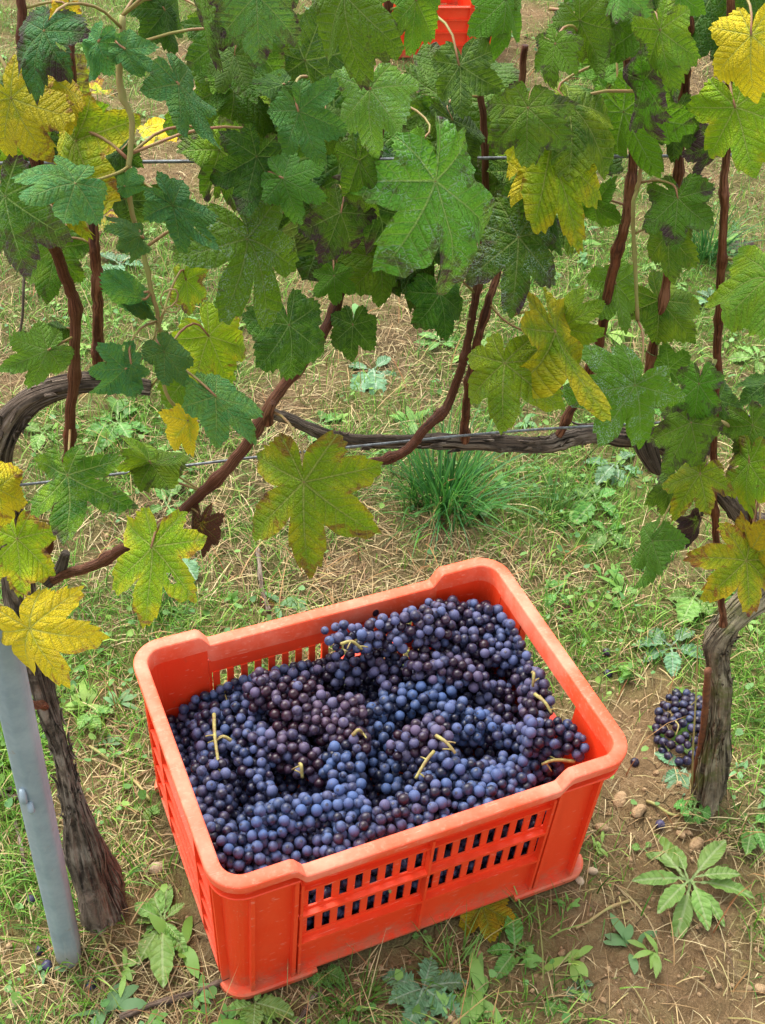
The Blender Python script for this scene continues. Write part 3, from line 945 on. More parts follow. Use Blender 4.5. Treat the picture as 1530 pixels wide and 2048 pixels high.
arm = woody('cordon_arm', RIGHT, [V(1580, 1060), V(1500, 1040, .01), V(1440, 975, .01), V(1370, 915, .005), V(1290, 880), V(1170, 868), V(1090, 886), V(1000, 888), V(900, 888), V(760, 890), V(660, 880), V(590, 858), V(540, 838, .006)],
            [0.012, 0.011, 0.010, 0.0092, 0.0088, 0.0082, 0.0076, 0.0072, 0.0070, 0.0066, 0.006, 0.0055, 0.005], M_OLD, 20, 140, 0.26, 7, 14, nodes=0.18)

def strips(root, trunk_pts, rads, mat, n, seed):
    q = random.Random(seed)
    path = smooth_path(trunk_pts, 200)
    rad = np.interp(np.linspace(0, 1, 200), np.linspace(0, 1, len(rads)), rads)
    for k in range(n):
        L = q.randint(6, 16)
        i0 = q.randint(4, 196 - L)
        a0 = q.uniform(-1.5, 1.5); da = q.uniform(-.25, .25)
        lift0, lift1 = q.uniform(0, .004), q.uniform(.001, .006)
        w_ = q.uniform(.0012, .0030)
        vs, fs = [], []
        for m in range(L + 1):
            i = i0 + m
            T = path[min(i + 1, 199)] - path[i - 1]; T /= np.linalg.norm(T)
            toward = EYE - path[i]; toward = toward - T * (toward @ T); toward /= np.linalg.norm(toward)
            sd = np.cross(T, toward)
            t = m / L
            a = a0 + da * t
            nrm = toward * math.cos(a) + sd * math.sin(a)
            tan = -toward * math.sin(a) + sd * math.cos(a)
            h = rad[i] * 1.10 + lift0 * (1 - t) ** 4 + lift1 * t ** 4
            ww = w_ * (0.35 + 0.65 * math.sin(math.pi * min(1, .15 + t * .8)))
            c = path[i] + nrm * h
            vs += [c - tan * ww, c + nrm * .0012, c + tan * ww, c - nrm * .0015]
        for m in range(L):
            for j in range(4):
                fs.append((m * 4 + j, m * 4 + (j + 1) % 4, m * 4 + 4 + (j + 1) % 4, m * 4 + 4 + j))
        fs += [(3, 2, 1, 0), (L * 4, L * 4 + 1, L * 4 + 2, L * 4 + 3)]
        uv = np.zeros((len(vs), 3)); uv[:, 0] = np.tile([0, .02, .04, .06], L + 1) + q.random(); uv[:, 1] = np.repeat(np.arange(L + 1) * .006, 4)
        link('bark_strip', mesh_data('bark_strip', np.array(vs) - np.array(root.location), fs, [mat], True, {'bark': uv}), root)


strips(LEFT, [V(172, 1700), V(150, 1620), V(122, 1500), V(88, 1390), V(62, 1290)], [.021, .0128, .0098, .0102, .0120], M_OLD, 34, 5)
strips(LEFT, [V(14, 1040), V(-6, 940), V(8, 865), V(60, 800), V(150, 768), V(230, 768)], [.0140, .0135, .0120, .0100, .0082, .0068], M_OLD, 16, 6)
strips(RIGHT, [V(1425, 1560), V(1432, 1470), V(1440, 1380), V(1434, 1300), V(1446, 1262), V(1490, 1215)], [.0190, .0150, .0150, .0148, .0165, .0170], M_TRUNK, 44, 7)
strips(RIGHT, [V(1290, 880), V(1170, 868), V(1090, 886), V(1000, 888), V(900, 888), V(760, 890), V(660, 880)], [.0088, .0082, .0076, .0072, .0070, .0066, .006], M_OLD, 22, 8)

# canes: (root, points px, radii)
CANE_TABLE = [
    (LEFT, [(78, 1125, .03), (108, 1045, .03), (136, 940, .03), (146, 830, .035), (151, 660, .04), (125, 540, .04), (92, 440, .05), (60, 300, .04), (40, 100, .03), (30, -60, .02)], [0.0062, .0062, .006, .0058, .0055, .005, .0045, .004]),
    (LEFT, [(190, 768, .0), (195, 690, .0), (188, 580, .0), (178, 470, .0), (150, 300, -.02), (125, 120, -.03), (110, -60, -.04)], [0.0064, .0062, .0058, .005, .004, .0035]),
    (LEFT, [(88, 1160, .0), (130, 1150, .02), (190, 1130, .03), (240, 1100, .035), (300, 1070, .035), (350, 1038, .035), (420, 978, .03), (490, 905, .03), (540, 830, .03), (600, 755, .025), (650, 690, .02), (690, 605, .0), (725, 490, -.02), (755, 340, -.03), (770, 180, -.03), (780, -40, -.03)], [.0055, .0065, .0066, .0066, .0066, .0066, .0062, .006, .0052, .0045, .004]),
    (LEFT, [(-20, 1330, .04), (20, 1370, .04), (60, 1408, .035), (92, 1418, .012)], [.0045, .0048, .0052, .006]),
    (RIGHT, [(714, 932, .03), (770, 921, .035), (822, 902, .035), (868, 855, .03), (908, 812, .02), (935, 730, .01), (952, 650, .0), (975, 520, -.02), (985, 350, -.03), (975, 150, -.04)], [.0042, .0055, .0058, .0056, .005, .0048, .004, .0035]),
    (RIGHT, [(928, 884, .0), (936, 810, .005), (948, 730, .005), (962, 640, .0), (1000, 480, -.03), (1030, 300, -.03), (1040, 100, -.03)], [.0055, .005, .0048, .0045, .004, .0035]),
    (RIGHT, [(1118, 870, .0), (1150, 800, .0), (1188, 700, .005), (1214, 570, .01), (1232, 470, .01), (1248, 390, .01), (1262, 300, .01), (1252, 200, .01), (1240, 80, .0), (1235, -60, .0)], [.0058, .0058, .0058, .0058, .0055, .005, .0045, .004]),
    (RIGHT, [(1292, 885, -.005), (1296, 790, .0), (1308, 700, .0), (1328, 580, .0), (1344, 450, .0), (1352, 330, .0), (1364, 200, .0), (1370, 60, .0), (1374, -60, .0)], [.006, .0056, .0054, .005, .0046, .004]),
    (RIGHT, [(1446, 1250, .02), (1440, 1150, .02), (1430, 1010, .02), (1428, 860, .02), (1434, 720, .02), (1444, 560, .02), (1450, 420, .02), (1458, 320, .02), (1466, 180, .02), (1470, -40, .02)], [.0055, .005, .0052, .005, .0048, .0044, .004]),
    (RIGHT, [(1498, 1215, .01), (1490, 1100, .015), (1508, 960, .02), (1525, 800, .02), (1540, 600, .02), (1535, 300, .02), (1530, 0, .02)], [.0062, .006, .0052, .0046, .004]),
]
for k, (root, pts, rads) in enumerate(CANE_TABLE):
    woody('cane', root, PX(pts), [r_ * 0.76 for r_ in rads], M_CANE, 12, 140, 0.09, 5, 30 + k, nodes=0.38)
# slender lateral shoot with its small leaves, in front of the left vine
shoot_pts = [(245, 30, .07), (236, 160, .075), (260, 240, .08), (251, 370, .085), (290, 520, .085), (312, 620, .08), (332, 690, .08), (332, 765, .08), (372, 838, .08)]
woody('shoot', LEFT, PX(shoot_pts), [.0021, .0021, .002, .0019, .0018, .0017, .0016, .0015, .0012], M_SHOOT, 8, 90, 0.05, 0, 77, nodes=0.35)
woody('shoot', RIGHT, PX([(1275, 640, .03), (1262, 440, .03), (1275, 360, .03), (1283, 240, .04), (1270, 120, .04)]), [.0016, .0017, .0016, .0015, .0013], M_SHOOT, 8, 50, 0.05, 0, 78, nodes=0.3)
woody('shoot', RIGHT, PX([(1440, 700, .02), (1380, 830, .04), (1420, 835, .05), (1470, 870, .05), (1500, 940, .05), (1520, 1000, .05)]), [.002, .002, .0018, .0016], M_SHOOT, 8, 50, 0.05, 0, 79, nodes=0.3)
woody('spur', LEFT, PX([(95, 1165, .01), (120, 1140, .015), (132, 1106, .02)]), [.006, .0055, .004], M_OLD, 12, 20, 0.2, 5, 80, register=False)
woody('spur', LEFT, PX([(536, 845, .03), (538, 828, .035), (546, 805, .04)]), [.005, .0045, .003], M_CANE, 10, 14, 0.1, 5, 81, register=False)
woody('dead_bark', RIGHT, PX([(1285, 855, .02), (1292, 890, .025), (1310, 930, .03), (1318, 948, .03)]), [.009, .011, .008, .002], M_OLD, 12, 24, 0.4, 5, 82, register=False)

# hand-surveyed leaves: junction px, tip px, width, bay depth, yellow, blotch, base tone, spray, offset, slant
LV = [
    (740, 178, 728, 312, 1.0, .35, .05, .10, .75, .5, .09, .45), (870, 362, 938, 605, .86, .55, .12, .30, .72, .5, .10, .35), (1037, 474, 1022, 640, 1.05, .60, .10, .36, .30, .9, .07, .4),
    (1056, 216, 1050, 335, 1.25, .35, .30, .32, .62, .15, .12, .5), (1135, 205, 1258, 322, 1.0, .3, .30, .15, .25, .1, .06, .4), (1096, 288, 1035, 416, .85, .4, .90, .15, .5, .0, .05, .3),
    (1100, 298, 1168, 512, .62, .4, .62, .12, .6, .0, .07, .35), (1088, 385, 1112, 510, .9, .3, .12, .1, .35, .1, .05, .35), (493, 478, 588, 648, 1.05, .72, .10, .12, .55, .8, .10, .35),
    (578, 650, 598, 776, .95, .22, .02, .12, .18, .25, .07, .35), (513, 313, 482, 432, 1.05, .4, .12, .30, .22, .2, .07, .4), (566, 168, 506, 196, 1.1, .4, .0, .15, .15, .0, .06, .6),
    (596, 222, 642, 338, .95, .4, .0, .05, .82, .2, .10, .4), (566, 356, 652, 402, 1.05, .45, .0, .08, .72, .25, .09, .5), (358, 168, 432, 300, .62, .5, .05, .10, .95, .1, .12, .5),
    (250, 98, 318, 142, .75, .3, .0, .1, .95, .1, .10, .5), (196, 84, 176, 164, .72, .25, .0, .05, .95, .1, .09, .4), (88, 62, 58, 196, .95, .35, .05, .48, .95, .1, .13, .5),
    (22, 196, 96, 328, 1.1, .35, .97, .28, .5, .0, .08, .4), (96, 150, 140, 268, .8, .3, .92, .18, .5, .0, .06, .3), (150, 367, 36, 402, 1.0, .5, .02, .05, .98, .1, .14, .7),
    (152, 282, 172, 482, .72, .25, .66, .18, .55, .0, .07, .3), (10, 392, 52, 560, 1.0, .3, .06, .50, .15, .3, .09, .4), (250, 372, 290, 356, .8, .3, .0, .05, .95, .0, .10, .5),
    (345, 412, 436, 508, .66, .5, .03, .06, .95, .1, .13, .5), (282, 472, 232, 442, .85, .3, .0, .05, .95, .0, .11, .5), (243, 300, 196, 340, .9, .3, .0, .1, .02, .0, .02, .2),
    (250, 398, 342, 470, .8, .2, .0, .12, .0, .0, .02, .2), (112, 495, 98, 602, 1.0, .3, .28, .18, .45, .0, .0, .3), (285, 598, 205, 540, .42, .1, .2, .0, .98, .0, .09, .3),
    (262, 602, 316, 640, .45, .1, .25, .0, .98, .0, .09, .3), (372, 560, 384, 630, .85, .3, .55, .28, .5, .0, .03, .4), (134, 655, 86, 655, .7, .1, .05, .1, .1, .0, .02, .3),
    (96, 700, 8, 742, .95, .35, .02, .1, .7, .2, .06, .5), (250, 738, 172, 742, 1.0, .3, .03, .10, .97, .1, .12, .5), (262, 728, 282, 780, .7, .4, .05, .05, .97, .0, .12, .3),
    (328, 704, 380, 772, .8, .25, .02, .05, .95, .0, .11, .4), (418, 672, 462, 768, 1.1, .3, .55, .15, .5, .0, .03, .3), (395, 725, 410, 850, 1.0, .3, .32, .12, .4, .0, .01, .3),
    (432, 792, 518, 892, .62, .35, .03, .06, .97, .0, .13, .4), (376, 842, 384, 912, .8, .3, .93, .05, .6, .0, .10, .3), (302, 926, 388, 936, .95, .3, .30, .20, .55, .0, .03, .5),
    (298, 922, 252, 905, .9, .3, .35, .25, .5, .0, .03, .5), (135, 950, 148, 1082, 1.2, .70, .28, .22, .30, .3, .09, .45), (-8, 975, 22, 1062, .9, .2, .92, .2, .5, .0, .06, .3),
    (34, 1078, 38, 1206, .95, .35, .58, .30, .55, .0, .06, .4), (302, 1094, 282, 1258, 1.0, .66, .62, .14, .60, .15, .09, .45), (405, 1046, 412, 1106, .8, .2, .95, 1.0, .1, .0, .05, .2),
    (60, 1256, 126, 1382, 1.3, .62, 1.0, .16, .5, .2, .11, .5), (608, 964, 598, 1168, 1.10, .72, .60, .26, .62, .1, .12, .45), (1010, 726, 1000, 868, 1.32, .62, .42, .10, .62, .3, .10, .5),
    (1112, 664, 1155, 842, .68, .60, .72, .08, .62, .1, .10, .4), (1122, 656, 1206, 606, .9, .35, .35, .05, .5, .0, .07, .4), (1270, 770, 1204, 892, 1.3, .58, .02, .08, .52, 1.0, .10, .4),
    (1338, 738, 1332, 690, .95, .3, .02, .06, .3, .1, .01, .3), (1398, 768, 1385, 862, .85, .4, .12, .38, .62, .0, .07, .4), (1382, 845, 1330, 950, .9, .35, .18, .36, .62, .1, .08, .4),
    (1400, 948, 1345, 1020, 1.1, .45, .55, .26, .6, .0, .10, .5), (1498, 925, 1488, 1040, .95, .4, .50, .32, .6, .0, .09, .4), (1306, 1082, 1282, 1182, .85, .35, .05, .10, .70, .1, .06, .4),
    (1345, 965, 1318, 1040, .7, .2, .05, .2, .3, .0, .01, .3), (1492, 1122, 1415, 1196, 1.2, .55, .66, .26, .6, .0, .11, .5), (1500, 1105, 1530, 1050, 1.0, .3, .92, .30, .5, .0, .10, .4),
    (1392, 1040, 1376, 1102, .95, .3, .1, .95, .05, .0, .0, .2), (1356, 396, 1352, 500, 1.1, .4, .08, .30, .45, .2, .06, .4), (1340, 462, 1330, 566, .95, .25, .22, .16, .32, .1, .04, .4),
    (1536, 560, 1440, 640, 1.0, .3, .30, .05, .70, .0, .08, .4), (1502, 70, 1496, 205, 1.15, .35, .98, .06, .5, .0, .09, .4), (1470, 215, 1510, 352, 1.1, .35, .52, .08, .62, .0, .07, .4),
    (1432, 285, 1392, 362, .7, .3, .15, .70, .3, .0, .04, .3), (1352, 232, 1345, 330, .8, .25, .03, .12, .1, .0, .03, .3), (1110, 88, 1095, 172, 1.0, .4, .10, .36, .62, .0, .10, .5),
    (1360, -10, 1368, 64, 1.0, .3, .0, .10, .55, .0, .06, .4), (880, 588, 900, 684, 1.0, .3, .05, .12, .22, .1, .04, .4), (815, 488, 828, 592, .8, .2, .03, .2, .02, .0, .0, .3),
    (758, 515, 772, 622, 1.0, .3, .30, .05, .55, .0, .03, .3), (668, 552, 672, 612, 1.2, .5, .1, .10, .6, .0, .07, .5), (682, 425, 645, 532, 1.05, .35, .08, .46, .35, .1, .08, .4),
    (706, 650, 700, 732, .95, .15, .02, .05, .15, .0, .03, .4), (438, 300, 486, 432, .85, .4, .32, .34, .4, .0, .04, .4), (1232, 568, 1240, 664, .9, .4, .02, .05, .52, .2, .0, .4),
    (1318, 600, 1392, 684, .9, .3, .28, .15, .35, .0, .0, .4), (1530, 768, 1482, 800, 1.2, .3, .02, .05, .15, .0, .02, .4), (1505, 850, 1540, 930, .9, .3, .25, .35, .55, .0, .06, .4),
    (1440, 800, 1478, 862, .9, .3, .02, .1, .12, .0, .01, .4), (402, -10, 428, 148, .45, .4, .05, .50, .75, .1, .10, .4), (512, -8, 520, 128, 1.2, .35, .03, .42, .85, .2, .12, .5),
    (690, -10, 690, 172, 1.05, .35, .12, .22, .5, .2, .10, .5), (832, 0, 824, 112, .80, .35, .36, .06, .68, .0, .09, .4), (918, 130, 932, 236, 1.1, .45, .03, .12, .12, .0, .06, .4),
    (985, 12, 962, 104, .8, .35, .12, .08, .62, .0, .07, .5), (1012, -2, 1010, 112, 1.0, .35, .08, .12, .55, .0, .08, .5), (1290, 160, 1312, 298, .45, .3, .22, .60, .6, .0, .09, .3), (1240, -20, 1236, 50, 1.3, .4, .05, .35, .78, .0, .10, .5),
    (1160, 40, 1210, 150, .9, .3, .18, .25, .55, .0, .07, .4), (1320, 60, 1345, 190, .75, .3, .32, .25, .65, .0, .09, .4), (330, 20, 352, 110, 1.1, .3, .02, .15, .3, .0, .05, .4),
    (300, -20, 290, 60, 1.0, .3, .02, .1, .4, .0, .04, .4), (128, 20, 100, 75, .8, .3, .85, .3, .4, .0, .03, .3), (620, 420, 600, 470, 1.0, .4, .1, .3, .3, .0, .04, .4), (720, 320, 735, 460, .55, .4, .18, .28, .55, .1, .08, .3),
    (835, 290, 788, 330, 1.0, .3, .05, .1, .6, .0, .05, .4), (905, 240, 960, 330, .8, .3, .02, .1, .05, .0, .0, .3), (470, 110, 440, 190, 1.0, .3, .05, .2, .35, .1, .05, .4),
    (1190, 410, 1240, 470, .9, .3, .2, .1, .5, .0, .0, .4), (1285, 50, 1200, 10, 1.0, .3, .05, .3, .5, .0, .05, .4), (660, 250, 690, 320, .8, .3, .1, .1, .4, .0, .03, .4)]
LEAF_DIR = {}


def cane_near(p, root=None):
    best = None
    for o, r_, path in CANES:
        d = np.linalg.norm(path - p, axis=1)
        i = int(d.argmin())
        if best is None or d[i] < best[0]: best = (d[i], o, r_, path[i])
    return best


def add_leaf(P, axis, size, toward, params, seed, mesh=None):
    wid, dep, yel, blo, bas, spr = params
    q = random.Random(seed)
    twist = q.gauss(0, 0.36)
    M = frame(P, axis, toward, twist)
    d, cane, root, cp = cane_near(np.array(P))
    loc = M.inverted() @ Vector(cp)
    if loc.length > 0.10: loc = Vector((q.uniform(-.01, .01), -0.018, -0.045))     # its cane stands deeper in the hedge
    if mesh is None:
        mesh = leaf_mesh('leaf', size * 0.96, seed, dep, wid, (q.uniform(0.5, 0.95) if q.random() < .2 else q.uniform(0.02, 0.45)), q.uniform(0.8, 1.8), q.uniform(0.05, 0.60), loc, 1 if q.random() < .18 else 0)
    o = link('leaf', mesh, cane)
    o.matrix_local = Matrix.Translation(-root.location) @ M
    o.color = (yel, blo, bas, spr)
    return o


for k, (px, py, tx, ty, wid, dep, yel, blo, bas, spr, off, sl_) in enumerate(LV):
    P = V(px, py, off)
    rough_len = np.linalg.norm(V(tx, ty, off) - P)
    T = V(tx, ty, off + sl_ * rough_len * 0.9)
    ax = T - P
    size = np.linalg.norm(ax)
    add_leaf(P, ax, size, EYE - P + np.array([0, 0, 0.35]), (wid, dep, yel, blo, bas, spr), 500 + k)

# inner leaves of the hedge, seen between the outer ones
fill = [leaf_mesh('leaf', 0.075, 900 + k, 0.25 + 0.06 * k, 1.0, 0.1 + 0.03 * k, 1.0, 0.2, (0.0, -0.05, -0.03)) for k in range(6)]
for k in range(52):
    if k < 38: px, py = rnd.uniform(440, 1270), rnd.uniform(-60, 330)
    elif k < 44: px, py = rnd.uniform(1180, 1500), rnd.uniform(-60, 60)
    elif k < 47: px, py = rnd.uniform(0, 90), rnd.uniform(200, 420)
    else: px, py = rnd.uniform(600, 1100), rnd.uniform(330, 500)
    if 630 < px < 1100 and py < 190: continue
    off = rnd.uniform(-0.16, 0.03)
    P = V(px, py, off)
    a = rnd.gauss(0, 0.8)
    ax = ROW_D * math.sin(a) - np.array([0, 0, 1.0]) * math.cos(a) + ROW_N * rnd.uniform(0.1, 0.8)
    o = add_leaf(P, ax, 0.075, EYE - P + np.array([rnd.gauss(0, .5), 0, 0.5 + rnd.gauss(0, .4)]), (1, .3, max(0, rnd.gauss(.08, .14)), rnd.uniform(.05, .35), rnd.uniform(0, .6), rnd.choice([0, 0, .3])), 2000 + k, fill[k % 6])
    s_ = rnd.uniform(0.7, 1.35)
    o.scale = (s_, s_, s_)

for k, (px, py, off) in enumerate([(345, 640, .08), (548, 800, .03), (948, 640, .02)]):
    q = random.Random(90 + k)
    d, cane, root, cp = cane_near(V(px, py, off))
    a = q.uniform(0, 6.28)
    dr = ROW_D * math.cos(a) * .7 + np.array([0, 0, 1]) * math.sin(a) * .7 + ROW_N * q.uniform(.2, .7)
    path = [cp]
    for m in range(1, 26):
        t = m / 25
        c_ = max(0, t - .45) * 16
        path.append(cp + dr * (0.075 * min(t, .6)) + (ROW_D * math.sin(c_) + np.array([0, 0, 1]) * (1 - math.cos(c_))) * 0.007 + np.array([0, 0, -.02]) * t * t)
    v, f, uv = tube(np.array(path), np.linspace(0.0011, 0.0005, 26), 5)
    link('tendril', mesh_data('tendril', v - np.array(root.location), f, [M_SHOOT], True), cane)

# ------------------------------------------------------------------ trellis wires, post, rod
def wire(name, pts, r_, label, cat='wire', mat=None, group=None):
    p = smooth_path(pts, 60)
    v, f, uv = tube(p, r_, 6)
    o = link(name, mesh_data(name, v - p[0], f, [mat or M_WIRE], True), None, Vector(p[0]))
    return tag(o, label, cat, group)


wa, wb = V(490, 917, .012), V(1060, 860, .012)
wd = (wb - wa)
w0 = V(-400, 1010, .012); w1 = V(2000, 770, .012)
wire('trellis_wire', [w0, V(60, 968, .012), wa, V(760, 888, .016), wb, V(1500, 832, .012), w1], 0.0013, 'thin grey trellis wire running along the low woody cordon', 'wire')
wire('trellis_wire', [V(-300, 328, -.02), V(60, 326, -.02), V(250, 324, -.02), V(450, 322, -.02), V(1000, 316, -.02), V(1800, 306, -.02)], 0.0014, 'upper grey trellis wire passing through the vine leaves', 'wire')
# hanging tie cord at left edge
wire('tie_cord', [V(58, 440, .02), V(48, 560, .02), V(44, 640, .02), V(30, 700, .02)], 0.0011, 'thin dark cord hanging below the purple-tipped leaf at the left edge', 'cord', M_OLD)

# galvanised post
pb = G(138, 1925); pt = V(-62, 1010, 0.085)
pt = pb + (pt - pb) * 0.815
pax = Vector(pt - pb).normalized()
POST = empty('vineyard_post', Vector(pb), 'grey galvanised steel vineyard post leaning at the left edge beside the vine trunk', 'post')
toward = Vector((0.10, -1, 0.0)); toward = (toward - pax * toward.dot(pax)).normalized()
side = pax.cross(toward).normalized()
prof = []
for t in np.linspace(0, 1, 13):                                      # rounded channel section, open at the back
    a = math.pi * (t - 0.5) * 1.02
    prof.append((math.sin(a) * 0.0215, 0.011 * math.cos(a) + 0.0026 * math.exp(-((t - .5) / .10) ** 2)))
prof = [(-0.0130, -0.020), (-0.0215, -0.020), (-0.0220, -0.008)] + prof + [(0.0220, -0.008), (0.0215, -0.020), (0.0130, -0.020)]
prof = [(x_ * 0.69, y_ * 0.78) for x_, y_ in prof]
inner = [(x_ * 0.89, y_ - 0.0020) for x_, y_ in prof][::-1]
loop = prof + inner
nl = len(loop)
mb = MB()
Lp = (Vector(pt) - Vector(pb)).length
vs, fs = [], []
zs = np.linspace(-0.05, Lp, 40)
for z_ in zs:
    for x_, y_ in loop:
        vs.append(tuple(pax * z_ + side * x_ + toward * y_))
for i in range(len(zs) - 1):
    for j in range(nl):
        k = (j + 1) % nl
        fs.append((i * nl + j, i * nl + k, (i + 1) * nl + k, (i + 1) * nl + j))
mb.add(vs, fs)
pm = mb.build('post_channel', M_METAL, POST, smooth=True)
for zz_ in (0.375,):                                            # stamped wire hooks on the face
    for dx_, dz_, ll in ((-0.006, 0.0, 0.020), (-0.001, -0.018, 0.016)):
        hb = MB()
        path = [pax * (zz_ + dz_) + side * dx_ + toward * 0.008, pax * (zz_ + dz_ + 0.004) + side * (dx_ + .001) + toward * 0.0135,
                pax * (zz_ + dz_ + ll * .6) + side * (dx_ + .001) + toward * 0.0135, pax * (zz_ + dz_ + ll) + side * dx_ + toward * 0.009]
        v, f, _ = tube(smooth_path([np.array(p) for p in path], 10), np.array([.003, .0036, .0038, .0038, .0038, .0038, .0038, .0036, .0034, .0028]), 8)
        hb.add(v, f)
        hb.build('wire_hook', M_METAL, POST, smooth=True)

rb_, rt_ = G(1388, 1572), V(1416, 1340, .03)
v, f, uv = tube(smooth_path([rb_ - np.array([0, 0, .02]), (rb_ * .5 + rt_ * .5) + np.array([.003, 0, 0]), rt_], 30), 0.0045, 8, True, lambda i, a, L: 1 + 0.12 * np.sin(a * 2 + L * 90))
tag(link('rod', mesh_data('rod', v - rb_, f, [M_RUST], True), None, Vector(rb_)), 'thin rusty brown rod stuck in the soil against the right vine trunk', 'rod')
v, f, uv = tube(smooth_path([G(1384, 1588), V(1386, 1500, .035), V(1392, 1390, .035), V(1396, 1270, .03)], 30), np.linspace(0.0016, 0.0008, 30), 6)
tag(link('dry_stalk', mesh_data('dry_stalk', v - G(1384, 1588), f, [M_SHOOT], True), None, Vector(G(1384, 1588))), 'pale dry stalk standing just left of the rusty rod', 'stalk')

# ------------------------------------------------------------------ the crate
A_, B_, RC = CR_L / 2, CR_W / 2, 0.042
DROP = 0.020


def outline():
    """Outer rim path: (x, y, nx, ny, side, u), anticlockwise from the front side's left end."""
    o = []
    ex, ey = A_ - RC, B_ - RC
    def straight(p, q, n, s_, m):
        for t in np.linspace(0, 1, m, endpoint=False):
            o.append((p[0] * (1 - t) + q[0] * t, p[1] * (1 - t) + q[1] * t, n[0], n[1], s_))
    def corner(c, a0, m=10):
        for t in np.linspace(0, 1, m, endpoint=False):
            a = a0 + t * math.pi / 2
            o.append((c[0] + math.cos(a) * RC, c[1] + math.sin(a) * RC, math.cos(a), math.sin(a), 'c'))
    straight((-ex, -B_), (ex, -B_), (0, -1), 'F', 92)
    corner((ex, -ey), -math.pi / 2)
    straight((A_, -ey), (A_, ey), (1, 0), 'R', 60)
    corner((ex, ey), 0)
    straight((ex, B_), (-ex, B_), (0, 1), 'B', 92)
    corner((-ex, ey), math.pi / 2)
    straight((-A_, ey), (-A_, -ey), (-1, 0), 'L', 60)
    corner((-ex, -ey), math.pi)
    return o


OUT = outline()
NO = len(OUT)
_ex, _ey = A_ - RC, B_ - RC
START = {'F': 0, 'R': 102, 'B': 172, 'L': 274}


def sidx(side, u):
    """Outline index (float) at coordinate u along a side (x for F/B, y for L/R)."""
    if side == 'F': return (u + _ex) / (2 * _ex) * 92
    if side == 'R': return 102 + (u + _ey) / (2 * _ey) * 60
    if side == 'B': return 172 + (_ex - u) / (2 * _ex) * 92
    return 274 + (_ey - u) / (2 * _ey) * 60


def opt(i):
    i0 = int(math.floor(i)); t = i - i0
    a, b = OUT[i0 % NO], OUT[(i0 + 1) % NO]
    p = [a[k] * (1 - t) + b[k] * t for k in range(4)]
    l_ = math.hypot(p[2], p[3]) or 1
    return p[0], p[1], p[2] / l_, p[3] / l_


def cpos(i, d, z):
    x_, y_, nx_, ny_ = opt(i)
    k = d + 0.008 * (1 - z / CR_H)
    return (x_ - nx_ * k, y_ - ny_ * k, z)


def block(mb, i0, i1, d0, d1, z0, z1, bev=0.0):
    """Curved slab between outline indices, insets and heights."""
    n = max(2, int(abs(i1 - i0) / 1.5) + 2) if any(OUT[int(k) % NO][4] == 'c' for k in np.arange(math.floor(i0), math.ceil(i1) + 1)) else 2
    vs, fs = [], []
    b = bev
    sec = [(d0 + b, z0), (d1, z0), (d1, z1), (d0 + b, z1)] if not b else [(d0 + b, z0), (d1, z0), (d1, z1), (d0 + b, z1), (d0, z1 - b), (d0, z0 + b)]
    m = len(sec)
    for i in np.linspace(i0, i1, n):
        for d, z in sec: vs.append(cpos(i, d, z))
    for k in range(n - 1):
        for j in range(m):
            a = (j + 1) % m
            fs.append((k * m + j, (k + 1) * m + j, (k + 1) * m + a, k * m + a))
    fs.append(tuple(range(m)))
    fs.append(tuple((n - 1) * m + j for j in range(m - 1, -1, -1)))
    mb.add(vs, fs)


def rimz(i):
    p = OUT[int(i) % NO]
    if p[4] not in 'FB': return 0.0
    t = min(max((0.176 - abs(p[0])) / 0.013, 0), 1)
    return -DROP * t


